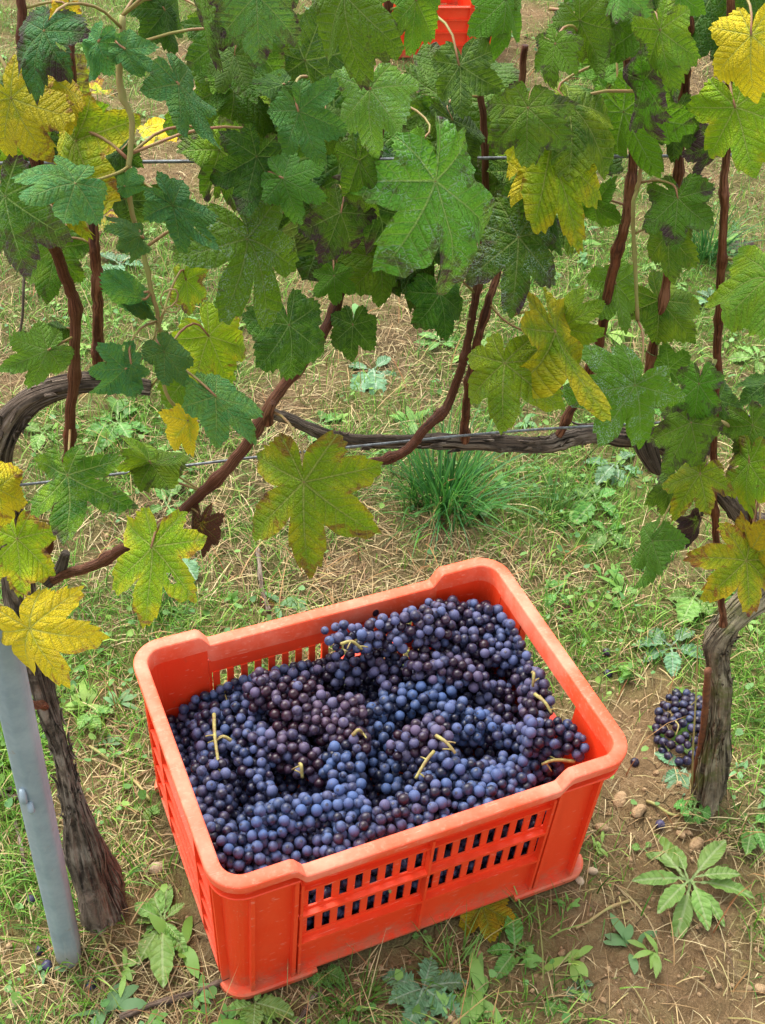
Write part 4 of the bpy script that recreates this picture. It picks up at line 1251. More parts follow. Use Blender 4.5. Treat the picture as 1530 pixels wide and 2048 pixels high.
def make_crate(loc, psi, label, group):
    root = empty('harvest_crate', loc, label, 'crate', group)
    root.rotation_euler = (0, 0, psi)
    H = CR_H
    sec = [(0.0010, -.0140), (0, -.0022), (.0007, -.0007), (.0022, 0), (.0160, 0), (.0174, -.0006), (.0182, -.0022), (.0186, -.030), (.0158, -.030), (.0152, -.006), (.0033, -.006), (.0031, -.014)]
    m = len(sec)
    vs, fs = [], []
    for i in range(NO):
        dz = rimz(i)
        for d, z in sec: vs.append(cpos(i, d, H + z + dz))
    for i in range(NO):
        k = (i + 1) % NO
        for j in range(m):
            a = (j + 1) % m
            fs.append((i * m + j, k * m + j, k * m + a, i * m + a))
    mb = MB(); mb.add(vs, fs)
    rim = mb.build('rim', M_RIM, root, smooth=True)
    rim.data.set_sharp_from_angle(angle=R(42))
    # corner panels with ledge and ribs
    T0, T1 = 0.0156, 0.0186
    for cs, sa, ua, sb, ub in (('F', 'L', -0.135, 'F', -0.168), ('F', 'F', 0.168, 'R', -0.135), ('R', 'R', 0.135, 'B', 0.168), ('B', 'B', -0.168, 'L', 0.135)):
        i0, i1 = sidx(sa, ua), sidx(sb, ub)
        if i1 < i0: i1 += NO
        mb = MB()
        block(mb, i0, i1, T0, T1, 0.003, H - 0.0275)
        panel = mb.build('corner_panel', M_RED, root)
        led = MB(); block(led, i0 + .3, i1 - .3, 0.0030, T0 + .0003, H - 0.034, H - 0.0300, 0.001)
        led.build('ledge', M_RED, panel)
        c0 = math.ceil(i0)
        cor = [k for k in range(c0, int(i1)) if OUT[k % NO][4] == 'c']
        for ri in (i0 + .25, cor[0] - 0.6, cor[-1] + 1.2, i1 - 1.3):
            rb = MB(); block(rb, ri, ri + 1.0, 0.0062, T0 + .0004, 0.0125, H - 0.0342)
            rb.build('rib', M_RED, panel)
        ft = MB(); 
        f0 = i0 + 4 if sa in 'LR' else i0 - 5.5
        f1 = i1 - 4 if sb in 'LR' else i1 + 5.5
        block(ft, f0, f1, 0.0025, T1 + .003, 0.0, 0.0122, 0.0025)
        ft.build('foot', M_RED, root)
    # long sides: slotted panels
    for sd in 'FB':
        sg = 1 if sd == 'F' else -1
        ii = lambda u: sidx(sd, u * sg)
        mb = MB()
        z_s1t, z_s1b, z_s2t, z_s2b = 0.201, 0.155, 0.1425, 0.093
        e = 0.1675
        block(mb, ii(-e), ii(e), T0 + .0004, T1 - .0004, z_s1t, H - DROP - .0277)
        block(mb, ii(-e), ii(e), T0 + .0004, T1 - .0004, z_s2t, z_s1b)
        block(mb, ii(-e), ii(e), T0 + .0004, T1 - .0004, 0.010, z_s2b)
        panel = mb.build('side_panel', M_RED, root)
        for za, zb, dd in ((z_s1t + .001, z_s1t + .0045, .0095), (z_s2t + .004, z_s2t + .0085, .0070), (z_s2b - .0105, z_s2b - .0060, .0070), (0.0102, 0.0140, .0085)):
            rb = MB(); block(rb, ii(-e), ii(e), dd, T0 + .0006, za, zb)
            rb.build('rail', M_RED, panel)
        for u_ in (-e + .001, -.0017, e - .0045):
            rb = MB(); block(rb, ii(u_), ii(u_ + .0035), .0066, T0 + .0009, 0.0104, H - DROP - .030)
            rb.build('rib', M_RED, panel)
        nb = 17
        bar_me = None
        for zi, (za, zb) in enumerate(((z_s1b, z_s1t), (z_s2b, z_s2t))):
            for k in range(nb):
                u_ = -e + (2 * e) * (k + 0.5) / nb if nb else 0
                if abs(u_) > e - 0.004: continue
                bb = MB(); block(bb, ii(u_ - .0047), ii(u_ + .0047), T0 + .0022, T1 + .0012, za - .0004, zb + .0004)
                bb.build('bar', M_RED, panel)
    # short sides: hand hole below the rim, ribbed panel under it
    for sd in 'LR':
        sg = 1 if sd == 'R' else -1
        ii = lambda u: sidx(sd, u * sg)
        mb = MB()
        e = 0.1345
        block(mb, ii(-e), ii(e), T0 + .0004, T1 - .0004, 0.010, 0.168)
        block(mb, ii(-e), ii(-0.078), T0 + .0004, T1 - .0004, 0.1681, H - .0277)
        block(mb, ii(0.078), ii(e), T0 + .0004, T1 - .0004, 0.1681, H - .0277)
        panel = mb.build('end_panel', M_RED, root)
        for za in (0.1635, 0.125, 0.085, 0.045, 0.0102):
            rb = MB(); block(rb, ii(-e), ii(e), .0065, T0 + .0006, za, za + .0038)
            rb.build('rail', M_RED, panel)
        for u_ in (-0.0785, 0.0755):
            rb = MB(); block(rb, ii(u_), ii(u_ + .003), .0060, T0 + .0009, 0.0104, H - .0285)
            rb.build('rib', M_RED, panel)
    mb = MB()
    a, b = A_ - .0275, B_ - .0275
    mb.add([(-a, -b, .004), (a, -b, .004), (a, b, .004), (-a, b, .004), (-a, -b, .0085), (a, -b, .0085), (a, b, .0085), (-a, b, .0085)],
           [(3, 2, 1, 0), (4, 5, 6, 7), (0, 1, 5, 4), (1, 2, 6, 5), (2, 3, 7, 6), (3, 0, 4, 7)])
    mb.build('base', M_RED, root)
    return root


CRATE = make_crate(Vector(CR_C), CR_PSI, 'orange-red plastic harvest crate heaped with dark grapes on the ground under the vines', 'harvest crates')


def copy_tree(o, parent=None):
    c = o.copy(); COL.objects.link(c)
    if parent is not None: c.parent = parent
    for ch in o.children: copy_tree(ch, c)
    return c


far = copy_tree(CRATE)
FR_ = R(104)
fc_ = G(768, 128) - np.array([-CR_L / 2 * math.cos(FR_) - CR_W / 2 * math.sin(FR_), -CR_L / 2 * math.sin(FR_) + CR_W / 2 * math.cos(FR_), 0])
far.location = (fc_[0], fc_[1], float(ground_z(np.array([fc_[0]]), np.array([fc_[1]]))[0]))
far.rotation_euler = (0, 0, FR_)
tag(far, 'distant orange-red plastic crate partly hidden behind the upper vine leaves', 'crate', 'harvest crates')

# ------------------------------------------------------------------ grapes
GR = 0.0070


def sphere(name, r_, seg, ring, mat):
    v, f = [(0, 0, r_)], []
    for i in range(1, ring):
        t = math.pi * i / ring
        for j in range(seg):
            a = 2 * math.pi * j / seg
            v.append((r_ * math.sin(t) * math.cos(a), r_ * math.sin(t) * math.sin(a), r_ * math.cos(t)))
    v.append((0, 0, -r_))
    for j in range(seg): f.append((0, 1 + j, 1 + (j + 1) % seg))
    for i in range(ring - 2):
        for j in range(seg):
            a, b = 1 + i * seg + j, 1 + i * seg + (j + 1) % seg
            f.append((a, a + seg, b + seg, b))
    e = len(v) - 1
    for j in range(seg): f.append((e, 1 + (ring - 2) * seg + (j + 1) % seg, 1 + (ring - 2) * seg + j))
    return v, f


gv, gf = sphere('grape', GR, 16, 10, M_GRAPE)
GM = []
for k in range(3):
    q = np.random.default_rng(60 + k)
    vv = np.array(gv)
    vv = vv * (1 + 0.03 * np.sin(vv / GR @ q.normal(0, 1, 3) * 1.5))[:, None]
    vv[:, 2] *= (1.05, 1.0, 0.95)[k]
    GM.append(mesh_data('grape', vv, gf, [M_GRAPE], True))

# bunches: centre px, tip direction px, length px, depth below rim, hue, label
BUN = [
    (790, 1262, -1, .12, 250, .030, .50, 'long purple-blue bunch lying topmost against the back wall of the crate'),
    (1000, 1268, 1, .3, 150, .038, .35, 'blue-violet bunch in the back right corner of the crate'),
    (905, 1240, 1, -.1, 150, .046, .62, 'violet bunch at the crest of the heap along the back wall'),
    (650, 1345, -1, .15, 170, .080, .55, 'mixed violet bunch below the long one at the back wall'),
    (525, 1345, -1, .2, 140, .120, .30, 'dusty blue bunch against the back wall slots'),
    (375, 1425, -.6, .8, 120, .122, .95, 'small dark wine-red bunch in the back left corner'),
    (450, 1390, -1, .4, 150, .112, .20, 'pale blue bunch in front of the back left corner'),
    (625, 1440, 1, .5, 190, .055, 1.0, 'reddish purple bunch near the middle left of the heap'),
    (565, 1385, 1, .1, 150, .065, .80, 'brownish violet bunch behind the reddish purple one'),
    (820, 1400, -1, .3, 210, .060, .0, 'bright dusty-blue bunch at the centre of the heap'),
    (890, 1340, 1, .2, 160, .052, .65, 'dark violet bunch above the bright blue centre bunch'),
    (1055, 1335, .5, 1, 160, .055, .45, 'violet-blue bunch beside the right wall of the crate'),
    (1075, 1400, -.2, 1, 120, .060, .75, 'dark bunch with pale stem poking out near the right wall'),
    (425, 1490, .1, 1, 180, .085, .35, 'blue bunch along the left wall with a tall forked green stem'),
    (430, 1600, .2, 1, 180, .080, .40, 'violet-blue bunch halfway along the left wall'),
    (450, 1700, 1, .4, 140, .070, .25, 'blue bunch in the front left corner of the crate'),
    (510, 1520, .3, 1, 150, .095, .25, 'blue bunch between the left wall bunch and the purple middle'),
    (590, 1510, 1, .6, 150, .062, .75, 'dull purple bunch in front of the reddish purple one'),
    (700, 1450, .2, 1, 120, .058, .98, 'crushed wine-dark bunch with torn skins at the centre'),
    (690, 1560, 0, 1, 180, .060, .08, 'narrow deep-blue bunch pointing to the front wall'),
    (580, 1635, 1, -.25, 180, .068, .04, 'light blue bunch in the front left quarter'),
    (560, 1705, 1, -.1, 170, .068, .20, 'blue bunch pressed against the front wall at the left'),
    (690, 1665, -.3, 1, 150, .068, .12, 'blue bunch behind the front rim left of the middle'),
    (765, 1515, .2, 1, 140, .088, .06, 'deep blue bunch sunk right of the narrow one'),
    (840, 1480, -1, .3, 110, .058, .82, 'small dark purple bunch at the middle with green stem beside it'),
    (960, 1455, 1, .3, 190, .055, .12, 'pale blue bunch right of the centre of the heap'),
    (940, 1550, 1, .2, 170, .062, .08, 'bright blue bunch behind the front right violet one'),
    (800, 1625, -1, .5, 230, .050, .38, 'large violet-blue bunch with woody stem at the front middle'),
    (1110, 1475, 1, .15, 140, .052, .48, 'violet bunch in the right corner above the pale forked stem'),
    (1040, 1540, .8, -.2, 150, .065, .35, 'blue-violet bunch below the pale forked stem at the right'),
    (985, 1595, 1, -.3, 150, .065, .15, 'blue bunch against the front wall at the right'),
    (885, 1640, .8, -.4, 140, .062, .22, 'blue bunch against the front wall at the middle'),
    (1000, 1420, .3, 1, 120, .095, .60, 'shaded dark bunch in the hollow at the right'),
    (765, 1335, .4, 1, 130, .062, .42, 'violet-blue bunch hanging down from the heap crest'),
    (955, 1300, 1, .2, 150, .052, .50, 'violet-blue bunch between the heap crest and the back right corner'),
    (490, 1450, .2, 1, 120, .085, .25, 'small blue bunch left of the reddish purple one')]
STEMS = {0: [(682, 1285), (725, 1287)], 13: [(428, 1425), (430, 1475), (440, 1540)], 12: [(1070, 1385), (1090, 1405), (1105, 1420)], 24: [(872, 1468), (893, 1485), (912, 1500)],
         27: [(868, 1500), (852, 1522), (832, 1550)], 28: [(1150, 1520), (1110, 1520), (1085, 1522)], 4: [(452, 1360), (448, 1385)], 6: [(416, 1330), (411, 1380)], 17: [(600, 1525), (605, 1545)],
         18: [(705, 1468), (728, 1458)], 35: [(462, 1478), (428, 1474)], 11: [(1066, 1342), (1068, 1362)], 21: [(755, 1752), (782, 1775)]}
pos, who = [], []
for bi, (cx, cy, dx, dy, L, dep, hue, lab) in enumerate(BUN):
    z = CR_H - dep * 1.05 - 0.012 + (0.012, -0.004, 0.004, -0.012)[bi * 7 % 4]
    c = G(cx, cy, z)
    l_ = math.hypot(dx, dy)
    d = G(cx + dx / l_ * 10, cy + dy / l_ * 10, z) - c
    d /= np.linalg.norm(d)
    Lm = L * 0.00066 * 1.06
    pr = np.cross(d, [0, 0, 1])
    q = np.random.default_rng(300 + bi)
    got = []
    for _ in range(9000):
        t = q.random()
        rr = 0.0262 * (1 - 0.60 * t ** 1.3) * (0.5 + 0.5 * min(1, t / 0.12)) * (0.9 + 0.2 * q.random()) * (1.22 if bi < 3 else 1.0)
        a = q.random() * 6.283
        k = math.sqrt(q.random())
        p = c + d * (t - 0.45) * Lm + pr * math.cos(a) * rr * k + np.array([0, 0, 1]) * math.sin(a) * rr * k * 0.95
        if all((p[0] - g[0]) ** 2 + (p[1] - g[1]) ** 2 + (p[2] - g[2]) ** 2 > (1.74 * GR) ** 2 for g in got):
            got.append(p)
        if len(got) >= (100 if bi < 3 else min(100, int(64 * L / 155))): break
    pos += got; who += [bi] * len(got)
pos = np.array(pos); who = np.array(who)
rad = GR * (0.86 + 0.24 * rng.random(len(pos)))
rad = np.where(rng.random(len(pos)) < 0.04, rad * 0.75, rad)
home = pos.copy()
IA, IB = A_ - 0.0262, B_ - 0.0262
for it in range(36):                                                 # push overlapping grapes apart inside the crate walls
    D = pos[:, None, :] - pos[None, :, :]
    d2 = (D ** 2).sum(-1)
    np.fill_diagonal(d2, 1)
    ds = np.sqrt(d2)
    lim = (rad[:, None] + rad[None, :]) * 0.97
    ov = np.clip(lim - ds, 0, None)
    mv = (D / ds[..., None] * ov[..., None]).sum(1) * 0.30
    pos = pos + mv + (home - pos) * 0.02
    u, v_ = to_crate(pos[:, 0], pos[:, 1])
    u = np.clip(u, -IA + rad, IA - rad); v_ = np.clip(v_, -IB + rad, IB - rad)
    pos[:, 0] = CR_C[0] + u * _cc - v_ * _cs; pos[:, 1] = CR_C[1] + u * _cs + v_ * _cc
    pos[:, 2] = np.minimum(pos[:, 2], CR_H + 0.02)


def stem_mesh(px, z0, root, thick=0.0019, branches=True, lift=0.004):
    pts = [G(p[0], p[1], z0 + lift) for p in px]
    if len(pts) == 2: pts = [pts[0], (pts[0] + pts[1]) / 2 + np.array([0, 0, .003]), pts[1] - np.array([0, 0, .004])]
    if len(pts) == 3: pts[0] = pts[0] - np.array([0, 0, .003]); pts[2] = pts[2] - np.array([0, 0, .007])
    mb = MB()
    path = smooth_path(pts, 14)
    v, f, _ = tube(path, np.linspace(thick * 1.25, thick * 0.9, 14), 7); mb.add(v, f)
    if branches:
        for k in (6, 11):
            d = np.array([rnd.gauss(0, 1), rnd.gauss(0, 1), rnd.uniform(-.6, .3)]); d /= np.linalg.norm(d)
            v, f, _ = tube(smooth_path([path[k], path[k] + d * 0.006, path[k] + d * 0.013 + np.array([0, 0, -.002])], 6), np.linspace(thick * .6, thick * .45, 6), 5); mb.add(v, f)
    o = mb.build('stem', M_STEM, root, smooth=True)
    o.data.transform(Matrix.Translation(-root.location))
    return o


def grape(root, p, r_, hue):
    o = link('grape', GM[rnd.randrange(3)], root)
    o.location = Vector(p) - root.location
    o.rotation_euler = (rnd.uniform(-.9, .9), rnd.uniform(-.9, .9), rnd.uniform(0, 6.28))
    k = r_ / GR
    o.scale = (k, k, k)
    o.color = (min(1, max(0, hue + rnd.gauss(0, .16))), min(1, max(0, rnd.gauss(0.62 - 0.28 * hue - .04, .27))), rnd.random(), 1)
    return o


for bi, b in enumerate(BUN):
    sel = np.where(who == bi)[0]
    c = pos[sel].mean(0)
    root = empty('grape_bunch', Vector((c[0], c[1], pos[sel][:, 2].min())), b[7], 'grape bunch', 'dark grape bunches heaped in the crate')
    for i in sel: grape(root, pos[i], rad[i], b[6])
    if bi in STEMS:
        px = STEMS[bi]
        zt = []
        for p in px:
            g = G(p[0], p[1], CR_H - b[5])
            near = pos[np.hypot(pos[:, 0] - g[0], pos[:, 1] - g[1]) < 0.016]
            zt.append(near[:, 2].max() + GR if len(near) else CR_H - b[5])
        if bi == 21: zt = [0.152, 0.130]
        stem_mesh(px, float(np.mean(zt)) + (0 if bi == 21 else 0.001), root, 0.0021)

# the grapes packed underneath, seen only through gaps and slots
mbv, mbf, nn = [], [], 0
lv, lf = sphere('g', 1.0, 9, 6, M_GRAPE)
lv = np.array(lv)
pts = []
stp = 0.0134
for iz in range(30):
    z = 0.018 + iz * stp * 0.82
    if z > CR_H - 0.125: break
    for ix in range(60):
        for iy in range(60):
            a = -IA + GR + ix * stp + (iz % 2) * stp / 2 + rnd.gauss(0, .0011)
            b = -IB + GR + iy * stp + ((iz + ix) % 2) * stp / 2 + rnd.gauss(0, .0011)
            if a > IA - GR or b > IB - GR or abs(a) > IA - GR or abs(b) > IB - GR: continue
            edge = min(IA - abs(a), IB - abs(b))
            if edge > 0.030 and z < CR_H - 0.150: continue
            if rnd.random() < 0.06: continue
            pts.append(from_crate(a, b, z + rnd.gauss(0, .001)))
P_ = np.array(pts)
for i, p in enumerate(P_):
    mbv.append(lv * GR * rnd.uniform(.85, 1.03) + p)
    mbf += [tuple(j + nn for j in q) for q in lf]
    nn += len(lv)
me = bpy.data.meshes.new('packed_grapes'); me.from_pydata((np.vstack(mbv) - CR_C).tolist(), [], mbf); me.materials.append(M_GRAPE)
me.polygons.foreach_set('use_smooth', np.ones(len(me.polygons), bool))
o = link('packed_grapes', me, None, Vector(CR_C), (0.3, 0.35, 0.3, 1))
tag(o, 'dark grapes packed below the heap, seen through the crate slots', None, None, 'stuff')

# bunch lying on the ground by the right trunk
zc = 0.026
c = G(1362, 1448, zc)
root = empty('grape_bunch', Vector((c[0], c[1], 0)), 'black grape bunch lying on the soil against the right vine trunk', 'grape bunch')
got = []
q = np.random.default_rng(5)
for _ in range(30000):
    px, py = q.uniform(1312, 1418), q.uniform(1385, 1527)
    e = ((px - 1365) / 53) ** 2 + ((py - 1455) / 71) ** 2
    if e > 1: continue
    e2 = 1 - 0.35 * math.sin(px * .09 + 1) * math.sin(py * .07)
    if e > e2: continue
    z = 0.007 + (0.026 * math.sqrt(max(0, 1 - e))) * (1.0 if len(got) < 70 else q.random())
    p = G(px, py, z)
    if all(np.linalg.norm(p - g) > 1.72 * GR for g in got): got.append(p)
    if len(got) > 95: break
for p in got: 
    o = grape(root, p, GR * rnd.uniform(.85, 1.08), .35)
    o.color = (rnd.uniform(.1, .7), rnd.uniform(0, .38), rnd.random(), 1)
stem_mesh([(1352, 1440), (1357, 1452), (1354, 1464)], 0.041, root, 0.0011, False)

# loose grapes
for k, (px, py, lab) in enumerate([(82, 1905, 'loose purple grape on the soil left of the post foot'), (96, 1940, 'loose wrinkled grape on the soil below the post foot'), (183, 1972, 'small dark grape on the soil right of the post foot'),
                                   (1212, 1308, 'loose blue grape in the grass right of the crate'), (1216, 1348, 'loose dark grape on the bare soil right of the crate'), (1268, 1530, 'dark shrivelled grape on the soil near the ground bunch'),
                                   (1318, 1655, 'loose reddish grape near the foot of the right trunk'), (62, 1802, 'loose blue grape in the grass left of the post')]):
    p = G(px, py); z = float(ground_z(p[:1], p[1:2])[0])
    o = link('grape', GM[k % 3], None, (p[0], p[1], z + GR * .72))
    o.color = (rnd.uniform(.3, .9), rnd.uniform(.2, .6), rnd.random(), 1)
    o.scale = (1.0, 1.0, .9); o.rotation_euler = (rnd.random(), rnd.random(), rnd.random())
    tag(o, lab, 'grape', 'loose grapes on the ground')
p = np.array(from_crate(0.075, B_ - 0.0196, CR_H - 0.040))
o = link('grape', GM[1], None, p); o.scale = (.7, .32, .95); o.rotation_euler = (0, 0, CR_PSI); o.color = (.9, .1, .2, 1)
tag(o, 'squashed dark grape stuck to the inside of the back rim', 'grape')

# ------------------------------------------------------------------ weeds
def weed_leaf(L, W, teeth, lobes, seed, mat, arch=0.5, stalk=0.2):
    """A leaf along +y from the origin: L long, W wide; teeth/lobes cut the margin; arch bends it down."""
    q = np.random.default_rng(seed)
    n = 40
    t = np.linspace(0, 1, n)
    wdt = np.where(t < stalk, 0.10 + 0.1 * t / max(stalk, .01), np.sin(np.clip((t - stalk) / (1 - stalk), 0, 1) ** 0.85 * math.pi) ** 0.75)
    wdt = np.maximum(wdt, 0.10 * (1 - t))
    if lobes:
        wdt = wdt * (1 - lobes * (0.5 + 0.5 * np.cos(t * 2 * math.pi * 4.5 + q.random())) * np.clip(1.25 - t, 0, 1))
    cols = [-1, -0.55, 0, 0.55, 1]
    v, lp = [], []
    el = R(q.uniform(6, 22)); y = z = 0.0
    bend = arch * q.uniform(.7, 1.3)
    for i in range(n):
        tooth = 1 + teeth * ((i % 3) / 2 - 0.4) * (1 if 0.15 < t[i] < .97 else 0)
        for cx in cols:
            k = wdt[i] * W / 2 * (tooth if abs(cx) == 1 else 1)
            fwd = (abs(cx) ** 2) * L * (0.02 + 0.03 * lobes)
            wv = 0.06 * W * math.sin(i * 0.9 + cx * 2 + seed) * abs(cx)
            v.append((cx * k, y + fwd * math.cos(el), z + abs(cx) * k * 0.28 + wv))
            lp.append((cx * k / L, t[i], 0))
        e = el - bend * t[i]
        y += math.cos(e) * L / n; z += math.sin(e) * L / n
    f = []
    m = len(cols)
    for i in range(n - 1):
        for j in range(m - 1):
            f.append((i * m + j, i * m + j + 1, (i + 1) * m + j + 1, (i + 1) * m + j))
    return mesh_data('leaf', v, f, [mat], True, {'leaf_pos': lp})


def weed(name, px, py, leaves, mat, label, cat='weed', group='weeds growing between the vines', teeth=.2, lobes=0.0, wid=.3, arch=.7, stalk=.2, lift=0.0):
    """leaves: list of (tip px dx, dy) offsets seen on the ground, or (count, mean length m)."""
    b = G(px, py); b[2] = float(ground_z(b[:1], b[1:2])[0])
    root = empty(name, Vector(b), label, cat, group)
    if isinstance(leaves, tuple):
        n, L0 = leaves
        a0 = rnd.random() * 6.28
        spec = [(a0 + k * 2.4, L0 * rnd.uniform(.65, 1.15)) for k in range(n)]
    else:
        spec = []
        for dx, dy in leaves:
            d = G(px + dx, py + dy, b[2] + 0.012) - b
            spec.append((math.atan2(d[1], d[0]), math.hypot(d[0], d[1]) * 1.06))
    for k, (a, L) in enumerate(spec):
        me = weed_leaf(L, L * wid * rnd.uniform(.85, 1.15), teeth, lobes, rnd.randrange(9999), mat, arch, stalk)
        o = link('leaf', me, root)
        o.rotation_euler = (rnd.uniform(-.08, .12) + lift, rnd.gauss(0, .15), a - math.pi / 2)
        o.location = (0, 0, 0.003 + 0.0015 * k)
    return root


weed('dandelion', 1375, 1775, [(-80, -125), (-30, -110), (75, -90), (135, 15), (80, 65), (-20, 105), (-90, -35), (-110, -10), (-60, 60), (40, 85), (100, -20)], M_WEED_LIGHT,
     'big pale green dandelion rosette on bare soil at the lower right', 'dandelion', teeth=.07, lobes=.08, wid=.28, stalk=.22)
weed('seedling', 1030, 1905, [(-5, -85), (75, 30), (-40, 48), (-55, -10), (40, -20)], M_WEED_MID, 'small five-leaved green weed in front of the crate by the fallen leaf', teeth=.15, wid=.42, stalk=.12)
weed('sow_thistle', 845, 1985, [(-80, -45), (20, -75), (90, -20), (-65, 20), (10, 75), (75, 55), (-30, 70)], M_WEED_BLUE, 'bluish jagged sow thistle rosette at the bottom edge in front of the crate', 'thistle', teeth=.35, lobes=.45, wid=.55, stalk=.08)
weed('dandelion', 328, 1852, [(-28, -85), (5, -100), (-75, -10), (-85, 20), (-50, 75), (0, 120), (45, 55), (40, -40), (30, 30), (-60, -40)], M_WEED_LIGHT, 'pale green rosette between the left trunk and the crate corner', 'dandelion', teeth=.07, lobes=.1, wid=.34)
weed('dandelion', 1368, 1545, [(-55, -45), (-40, 10), (10, 35), (-20, 60)], M_WEED_BLUE, 'small toothed rosette at the foot of the right vine trunk', 'dandelion', teeth=.2, wid=.42)
weed('clover', 1378, 1642, (9, .026), M_WEED_MID, 'tiny round-leaved weed just below the right trunk', 'weed', teeth=0, wid=.8, stalk=.45)
weed('dandelion', 1500, 1660, [(30, 5), (-5, 45), (-25, -50), (40, -40), (30, 40)], M_WEED_MID, 'green rosette cut by the right edge beside the trunk', 'dandelion', teeth=.2, lobes=.15, wid=.42)
weed('sow_thistle', 235, 850, [(-50, -35), (40, -50), (-70, 10), (60, 10), (-30, 40), (25, 35), (0, -65)], M_WEED_MID, 'bright green prickly rosette below the arched vine arm on the left', 'thistle', teeth=.35, lobes=.3, wid=.42)
weed('dandelion', 88, 868, [(-40, -20), (15, -30), (40, 10), (-20, 25)], M_WEED_LIGHT, 'light green rosette left of the prickly rosette', 'dandelion', wid=.5)
weed('sow_thistle', 745, 745, [(-50, -20), (35, -30), (60, 20), (-35, 35), (10, 45)], M_WEED_BLUE, 'greyish rosette in the straw behind the diagonal cane', 'thistle', teeth=.25, lobes=.2, wid=.45)
weed('sow_thistle', 1230, 935, [(-60, -15), (40, -35), (65, 15), (-35, 30), (15, 38)], M_WEED_BLUE, 'bluish rosette right of the dark grass clump', 'thistle', teeth=.25, lobes=.3, wid=.4)
weed('sow_thistle', 335, 1015, [(-20, -55), (20, -70), (45, -10), (-45, 10), (20, 30)], M_WEED_MID, 'jagged green rosette just left of the diagonal cane end', 'thistle', teeth=.35, lobes=.35, wid=.4)
weed('sow_thistle', 350, 1120, [(-40, -10), (-30, 25), (35, 15), (10, -35), (40, 40)], M_WEED_BLUE, 'grey-green rosette beneath the dark red curled leaf', 'thistle', teeth=.3, lobes=.3, wid=.45)
weed('dandelion', 1190, 1010, [(-45, -40), (-10, -60), (40, -30), (50, 20), (-40, 30)], M_WEED_MID, 'broad-leaved green rosette in the grass behind the crate', 'dandelion', wid=.42)
weed('dandelion', 1385, 1205, [(-45, -15), (25, -35), (40, 20), (-20, 35)], M_WEED_LIGHT, 'light green leaf rosette left of the right vine head', 'dandelion', wid=.5)
weed('sow_thistle', 1215, 1070, [(-30, -30), (35, -25), (45, 20), (-35, 25)], M_WEED_MID, 'small notched rosette above the right corner of the crate', 'thistle', teeth=.3, lobes=.2, wid=.5)
weed('dandelion', 1115, 1190, [(-20, -40), (15, -45), (25, 10), (-25, 15)], M_WEED_MID, 'small upright rosette touching the back right crate corner', 'dandelion', wid=.4)
weed('sow_thistle', 645, 1945, [(-40, 10), (38, -12), (15, 25), (45, 12), (-15, 28)], M_WEED_MID, 'green toothed leaves beneath the front left foot of the crate', 'thistle', teeth=.3, lobes=.1, wid=.6)
weed('lettuce', 510, 2010, [(-60, 10), (-25, 45), (30, 40), (60, -10), (75, 20), (10, -30), (-5, 55)], M_WEED_LIGHT, 'pale ruffled rosette at the bottom edge below the crate corner', 'weed', teeth=.1, lobes=.2, wid=.55, stalk=.05)
weed('nettle', 178, 1432, [(30, -30), (50, -12), (20, 22), (-20, 25)], M_WEED_LIGHT, 'soft green seedling right of the left trunk', 'weed', teeth=.1, wid=.38)
weed('seedling', 292, 1618, [(-28, -10), (26, 0), (5, 18)], M_WEED_LIGHT, 'single light green seedling against the left wall of the crate', 'weed', teeth=.15, wid=.6)
weed('seedling', 1160, 1975, [(-15, -30), (30, -18), (-25, 15), (20, 25)], M_WEED_BLUE, 'small greyish seedling on the soil at bottom right', 'weed', wid=.5, stalk=.3)
weed('seedling', 1115, 2005, [(-15, -25), (28, -10), (-22, 18), (12, 22)], M_WEED_MID, 'tiny dark seedling lowest on the bare soil', 'weed', wid=.55, stalk=.3)
weed('seedling', 1285, 1705, [(-20, -20), (18, -25), (22, 10)], M_WEED_LIGHT, 'tiny seedling on the soil above the big dandelion', 'weed', wid=.55, stalk=.3)
weed('seedling', 845, 1870, [(-20, -5), (18, 8), (10, -12)], M_WEED_LIGHT, 'tiny seedling under the front edge of the crate', 'weed', wid=.6, stalk=.3)
weed('dandelion', 120, 215, [(-40, -10), (30, -20), (35, 15)], M_WEED_LIGHT, 'small far rosette behind the yellow leaf', 'dandelion', wid=.5)
for k, (px, py, lab) in enumerate([(240, 540, 'green rosette behind the shoot on the left'), (1150, 790, 'pale rosette behind the low cordon on the right'), (880, 690, 'rosette between the two middle canes'), (1420, 610, 'leafy rosette between the two right canes'),
                                   (560, 700, 'rosette beneath the big dark leaf behind the diagonal cane'), (1290, 830, 'rosette behind the white-veined leaf'), (700, 650, 'grey rosette beside the round dark leaf'), (1510, 730, 'rosette at the right edge behind the outermost cane'),
                                   (640, 850, 'small rosette in the straw above the broken cane end'), (1340, 1300, 'rosette left of the right vine trunk')]):
    weed('sow_thistle' if k % 2 else 'dandelion', px, py, (6, .06), (M_WEED_BLUE, M_WEED_LIGHT, M_WEED_MID)[k % 3], lab, 'weed', teeth=.25, lobes=.15, wid=.42)

